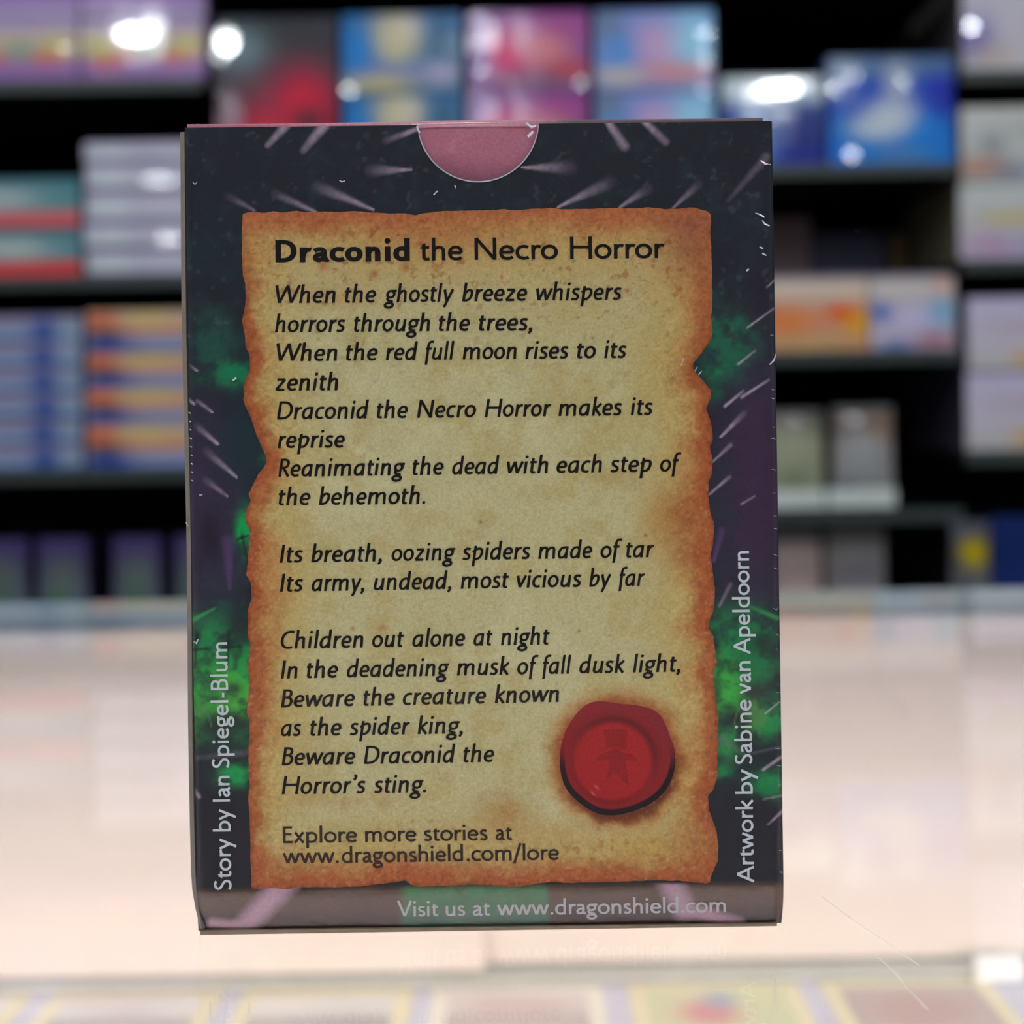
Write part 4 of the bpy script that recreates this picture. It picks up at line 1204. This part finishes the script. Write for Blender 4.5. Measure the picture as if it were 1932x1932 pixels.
red = dict(top=(40, 44, 50), bot=(48, 40, 48), blobs=[(.6, .45, .4, .2, (96, 60, 72), .7), (.55, .9, .45, .25, (206, 52, 82), 1), (.72, .55, .22, .18, (196, 52, 80), .95), (.35, .8, .14, .2, (190, 50, 78), .8), (.76, .66, .12, .07, (40, 34, 44), .9), (.2, .2, .2, .12, (130, 150, 156), .7), (.1, .75, .08, .2, (150, 120, 140), .7)])  # pale blob at upper left is glare painted into the art
stack('mid', 0, 404, 634, (18, 318), ['tall black box with a red swirl, above the left corner of the sleeve box'], [red], side=(20, 22, 26))
bly = dict(top=(40, 104, 160), bot=(60, 110, 140), blobs=[(.45, .3, .2, .35, (206, 196, 160), .95), (.55, .2, .1, .15, (220, 210, 200), .7), (.12, .5, .14, .3, (50, 130, 200), .8), (.85, .35, .12, .3, (30, 84, 110), .8), (.5, .75, .5, .12, (130, 140, 190), .6), (.3, .88, .3, .1, (206, 190, 140), .8), (.85, .75, .15, .15, (190, 180, 200), .7)])
stack('mid', 0, 646, 872, (30, 182, 332), ['blue and yellow picture box, upper one, above the sleeve box', 'blue and yellow picture box, lower one, peeping over the sleeve box'], [bly], group='blue and yellow picture boxes', side=(20, 60, 84))
pur = dict(top=(118, 78, 146), bot=(140, 96, 142), blobs=[(.35, .5, .2, .3, (214, 70, 116), .95), (.5, .35, .14, .2, (226, 190, 210), .8), (.75, .2, .3, .2, (172, 92, 140), .7), (.65, .5, .2, .2, (214, 140, 140), .8), (.6, .85, .4, .1, (120, 90, 110), .8), (.85, .72, .2, .1, (190, 84, 80), .8), (.05, .6, .1, .3, (110, 70, 150), .7)])
stack('mid', 0, 885, 1112, (30, 184, 332), ['purple and pink picture box, upper one, above the sleeve box notch', 'purple and pink picture box, lower one, just above the notch'], [pur], group='purple and pink picture boxes', side=(80, 50, 96))
pbl = dict(top=(120, 150, 206), bot=(150, 150, 190), blobs=[(.5, .45, .3, .3, (206, 170, 200), .9), (.85, .4, .2, .4, (170, 214, 236), .9), (.2, .5, .16, .3, (90, 150, 210), .8), (.7, .78, .3, .1, (220, 150, 140), .8), (.2, .82, .2, .1, (206, 196, 180), .8), (.1, .15, .14, .2, (110, 120, 130), .7)])
stack('mid', 0, 1126, 1350, (30, 184, 332), ['pale blue and pink picture box, upper one', 'pale blue and pink picture box, lower one, just above the sleeve box'], [pbl], group='pale blue and pink picture boxes', side=(80, 100, 130))
bl1 = dict(top=(190, 206, 214), bot=(8, 52, 150), bands=[(.3, 1.1, (10, 48, 140), .9)], blobs=[(.5, .12, .5, .14, (236, 244, 246), 1), (.3, .7, .2, .35, (130, 160, 196), .8), (.8, .6, .2, .3, (16, 44, 110), .8)])  # white along the top is lamp glare painted into the print
stack('mid', 0, 1366, 1558, (145, 318), ['dark blue box with white top band, right above the sleeve box corner'], [bl1], side=(16, 36, 80), tilt=0.0)
bl2 = dict(top=(50, 86, 150), bot=(8, 124, 206), bands=[(-.1, .2, (96, 118, 150), .8), (.2, .55, (22, 58, 176), .7)], blobs=[(.5, .55, .2, .14, (206, 214, 222), .95), (.38, .66, .2, .1, (206, 214, 222), .9), (.55, .25, .1, .2, (190, 196, 206), .8), (.1, .2, .12, .2, (180, 190, 200), .6), (.6, .9, .3, .07, (110, 136, 176), .8), (.8, .7, .12, .14, (20, 136, 210), .7), (.9, .35, .1, .2, (30, 60, 160), .8)])
stack('mid', 0, 1563, 1802, (106, 314), ['bright blue box with a white creature shape, right of the dark blue box'], [bl2], side=(20, 50, 110))
# display boxes on the second shelf
d1 = dict(top=(206, 190, 180), bot=(206, 150, 120), bands=[(-.1, .06, (90, 90, 130), .8), (.06, .3, (222, 206, 190), .8)], blobs=[(.35, .6, .25, .2, (222, 140, 96), .9), (.8, .5, .14, .12, (226, 100, 50), .9), (.92, .65, .1, .14, (226, 170, 70), .9), (.1, .5, .12, .1, (170, 70, 80), .8), (.5, .9, .4, .1, (196, 170, 130), .8)])
d2 = dict(top=(200, 190, 190), bot=(200, 190, 206), bands=[(-.1, .06, (90, 90, 130), .7), (.06, .3, (216, 206, 200), .8)], blobs=[(.5, .6, .3, .2, (206, 200, 226), .9), (.12, .5, .12, .12, (70, 110, 180), .9), (.85, .5, .15, .2, (130, 180, 210), .8), (.75, .88, .25, .1, (166, 110, 120), .8), (.3, .95, .2, .06, (60, 110, 170), .8), (.85, .15, .1, .1, (222, 170, 140), .7)])
stack('mid', 1, 1400, 1639, (518, 664), ['orange display box with cream top band, right of the sleeve box'], [d1], side=(120, 70, 50), dep=.12)
stack('mid', 1, 1641, 1802, (518, 662), ['white and pale blue display box, right of the orange one'], [d2], side=(120, 110, 110), dep=.12)
for a, b_, y_, l, c in ((1428, 1530, 396, 'dim brown grey box standing behind the orange display box', (130, 110, 110)), (1536, 1676, 430, 'dim navy box behind the display boxes', (60, 62, 84)), (1682, 1712, 430, 'narrow dark brown box behind the white display box', (120, 96, 70))):
    stack('mid', 1, a, b_, (y_, 668), [l], [dict(top=c, bot=c)], Y=1.68, dep=.12, side=(30, 30, 34))


def pouch(label, group, X0, X1, Y, Z0, Z1, spec):
    t = empty('booster_pack', ((X0 + X1) / 2, Y, Z0), label, 'pack', group)
    n, m = 26, 20
    u, v, C = art_grid(1, 1, spec, n, m)
    puff = .009 * (np.sin(np.pi * u) ** .7) * (np.sin(np.pi * np.clip((v - .06) / .88, 0, 1)) ** .7)
    for s in (-1, 1):
        V = np.stack([X0 + (X1 - X0) * u, Y + s * (puff + .0003), Z1 - (Z1 - Z0) * v], -1)
        g = grid_faces(n, m)
        link('front_foil' if s < 0 else 'back_foil', np_mesh('foil', V, g[:, ::-1] if s < 0 else g, C), M_SHELFP, t)
    bm = bmesh.new()
    for zc_ in (Z0 + .003, Z1 - .003):
        box_bm(bm, (X0, Y - .0012, zc_ - .003), (X1, Y + .0012, zc_ + .003))
    link('crimp', bm_me('crimp', bm), mat('crimp_foil', (150, 152, 150), .3, .4), t)


def packrow(shelf, rows, Y, group):
    zt = SHELFZ['mid'][shelf]
    for px0, px1, y0_, y1_, label, spec, trays in rows:
        X0, X1 = at(px0, (y0_ + y1_) / 2, Y)[0], at(px1, (y0_ + y1_) / 2, Y)[0]
        Z1 = zt + (y1_ - y0_) * Y / FPX
        pouch(label, group, X0, X1, Y, zt + .0005, Z1, spec)


p1 = dict(top=(120, 104, 96), bot=(150, 152, 120), bands=[(.12, .8, (164, 168, 140), .8)], blobs=[(.5, .7, .3, .08, (120, 130, 100), .6)])
p2 = dict(top=(140, 116, 104), bot=(150, 152, 150), blobs=[(.5, .5, .4, .3, (160, 162, 164), .9), (.2, .85, .2, .1, (70, 84, 120), .7), (.8, .2, .2, .12, (180, 140, 110), .7)])
packrow(2, [(1440, 1552, 780, 962, 'olive foil pack leaning on the third shelf, nearest the sleeve box', p1, 0), (1572, 1684, 774, 962, 'grey foil pack on the third shelf, right of the olive one', p2, 0)], 1.545, 'foil packs on the third shelf')
p3 = dict(top=(120, 100, 96), bot=(190, 160, 160), bands=[(.1, .6, (196, 172, 166), .8)])
p4 = dict(top=(110, 104, 100), bot=(150, 140, 144), bands=[(.1, .6, (150, 142, 140), .8)], blobs=[(.5, .4, .3, .12, (120, 120, 140), .6)])
packrow(3, [(1456, 1550, 1008, 1240, 'pinkish foil pack on the lowest shelf, nearest the sleeve box', p3, 0), (1560, 1670, 1004, 1240, 'grey foil pack on the lowest shelf, right of the pinkish one', p4, 0)], 1.535, 'foil packs on the lowest shelf')
for a, b_, l in ((1440, 1556, 'white ticket strip below the olive foil pack'), (1562, 1690, 'white ticket strip below the grey foil pack')):
    Y = 1.505
    zt = SHELFZ['mid'][2]
    X0, X1 = at(a, 945, Y)[0], at(b_, 945, Y)[0]
    bm = bmesh.new()
    box_bm(bm, (X0, Y, zt + .0004), (X1, Y + .002, zt + .027))
    box_bm(bm, (X0, Y, zt + .0004), (X1, Y + .024, zt + .002))
    o = link('ticket_strip', bm_me('ticket_strip', bm), mat('ticket_white', (214, 222, 216), .4))
    props(o, l, 'ticket', 'white ticket strips')
yel = dict(top=(110, 112, 130), bot=(96, 96, 80), blobs=[(.6, .24, .34, .1, (220, 196, 40), 1)])
stack('right', 3, 1794, 1868, (1000, 1240), ['grey box with a yellow patch on the lowest shelf, right'], [yel], Y=1.56, side=(50, 50, 56), dep=.15)
stack('right', 3, 1874, 1990, (990, 1240), ['dark blue box on the lowest shelf at the right edge'], [dict(top=(30, 56, 116), bot=(26, 44, 86))], Y=1.56, side=(20, 30, 60), dep=.15)
w0 = dict(top=(196, 190, 206), bot=(206, 206, 206), blobs=[(.12, .7, .2, .2, (110, 100, 170), .8), (.3, .85, .2, .1, (190, 170, 150), .6), (.7, .7, .3, .3, (200, 190, 200), .6)])
stack('right', 0, 1814, 2010, (-80, 136), ['white box with violet marks at the top right corner'], [w0], side=(90, 84, 80))
w1 = dict(top=(206, 206, 202), bot=(190, 196, 196), blobs=[(.3, .5, .12, .14, (130, 136, 140), .7), (.2, .8, .3, .14, (180, 120, 90), .7), (.5, .85, .2, .1, (100, 120, 150), .6), (.6, .3, .3, .1, (180, 180, 176), .6)])
w2 = dict(top=(206, 210, 206), bot=(190, 180, 196), blobs=[(.5, .45, .3, .08, (196, 180, 110), .8), (.3, .8, .2, .12, (190, 150, 180), .7), (.7, .8, .2, .1, (170, 160, 190), .7)])
stack('right', 1, 1812, 2010, (200, 345, 491), ['off-white box at the right edge, upper of two', 'off-white box with yellow line at the right edge, lower of two'], [w1, w2], group='off-white boxes at the right edge', side=(110, 104, 80))
w3 = dict(top=(206, 198, 222), bot=(206, 200, 200), blobs=[(.5, .4, .3, .1, (196, 180, 190), .7), (.6, .85, .16, .1, (206, 170, 110), .8), (.2, .9, .2, .1, (190, 190, 190), .6)])
stack('right', 2, 1823, 2010, (560, 700, 851), ['pale lilac white box at the right edge, upper of two on the lower shelf', 'pale lilac white box at the right edge, lower of two on the lower shelf'], [w3], group='pale lilac white boxes', side=(70, 66, 84))

# shrink film facets added to the shelf boxes, angled to mirror a ceiling lamp
from mathutils import Vector
GLINTS = {w: film_mat('pucker_film_%d' % i, w, 0.06, 40, 0.0) for i, w in enumerate((0.01, 0.02, 0.05, 0.12))}
for px, py, r, r2, w in ((120, 90, .006, .006, .01), (425, 72, .015, .02, .05), (428, 80, .009, .012, .12), (414, 100, .012, .012, .01), (256, 62, .027, .011, .12), (290, 45, .016, .01, .02), (657, 169, .007, .006, .02), (905, 132, .007, .006, .01), (1096, 155, .006, .006, .01), (1331, 62, .008, .007, .02), (1330, 110, .007, .012, .01), (1330, 168, .006, .006, .01),
                         (1608, 290, .007, .007, .02), (1834, 48, .007, .007, .05), (1576, 165, .007, .007, .02), (1705, 150, .005, .01, .01), (300, 338, .026, .008, .01), (318, 450, .016, .009, .01), (1470, 166, .03, .007, .12), (1440, 172, .03, .01, .02), (1500, 158, .02, .008, .02), (1610, 140, .008, .008, .01)):
    X, Z = at(px, py, YS - .003)
    hit = [c for c in CARTONS if c[1] <= X <= c[2] and c[4] <= Z <= c[5] and c[3] < 1.53]
    if not hit: continue
    P = Vector((X, hit[0][3] - .003, Z))
    L = min((Vector((lx_, ly_, RZ)) for lx_ in (-1.6, -.1, 1.4) for ly_ in (-1.8,)), key=lambda q: abs(q.x - X * 2.6))
    N_ = ((cam.location - P).normalized() + (L - P).normalized()).normalized()
    t1 = N_.cross(Vector((0, 0, 1))).normalized()
    t2 = N_.cross(t1)
    V, F = [tuple(P)], []
    for k in range(14):
        a_ = 2 * math.pi * k / 14
        V.append(tuple(P + t1 * r * math.cos(a_) + t2 * r2 * math.sin(a_)))
        F.append((0, 1 + k, 1 + (k + 1) % 14))
    link('film_pucker', mesh('film_pucker', V, F), GLINTS[w], hit[0][0])
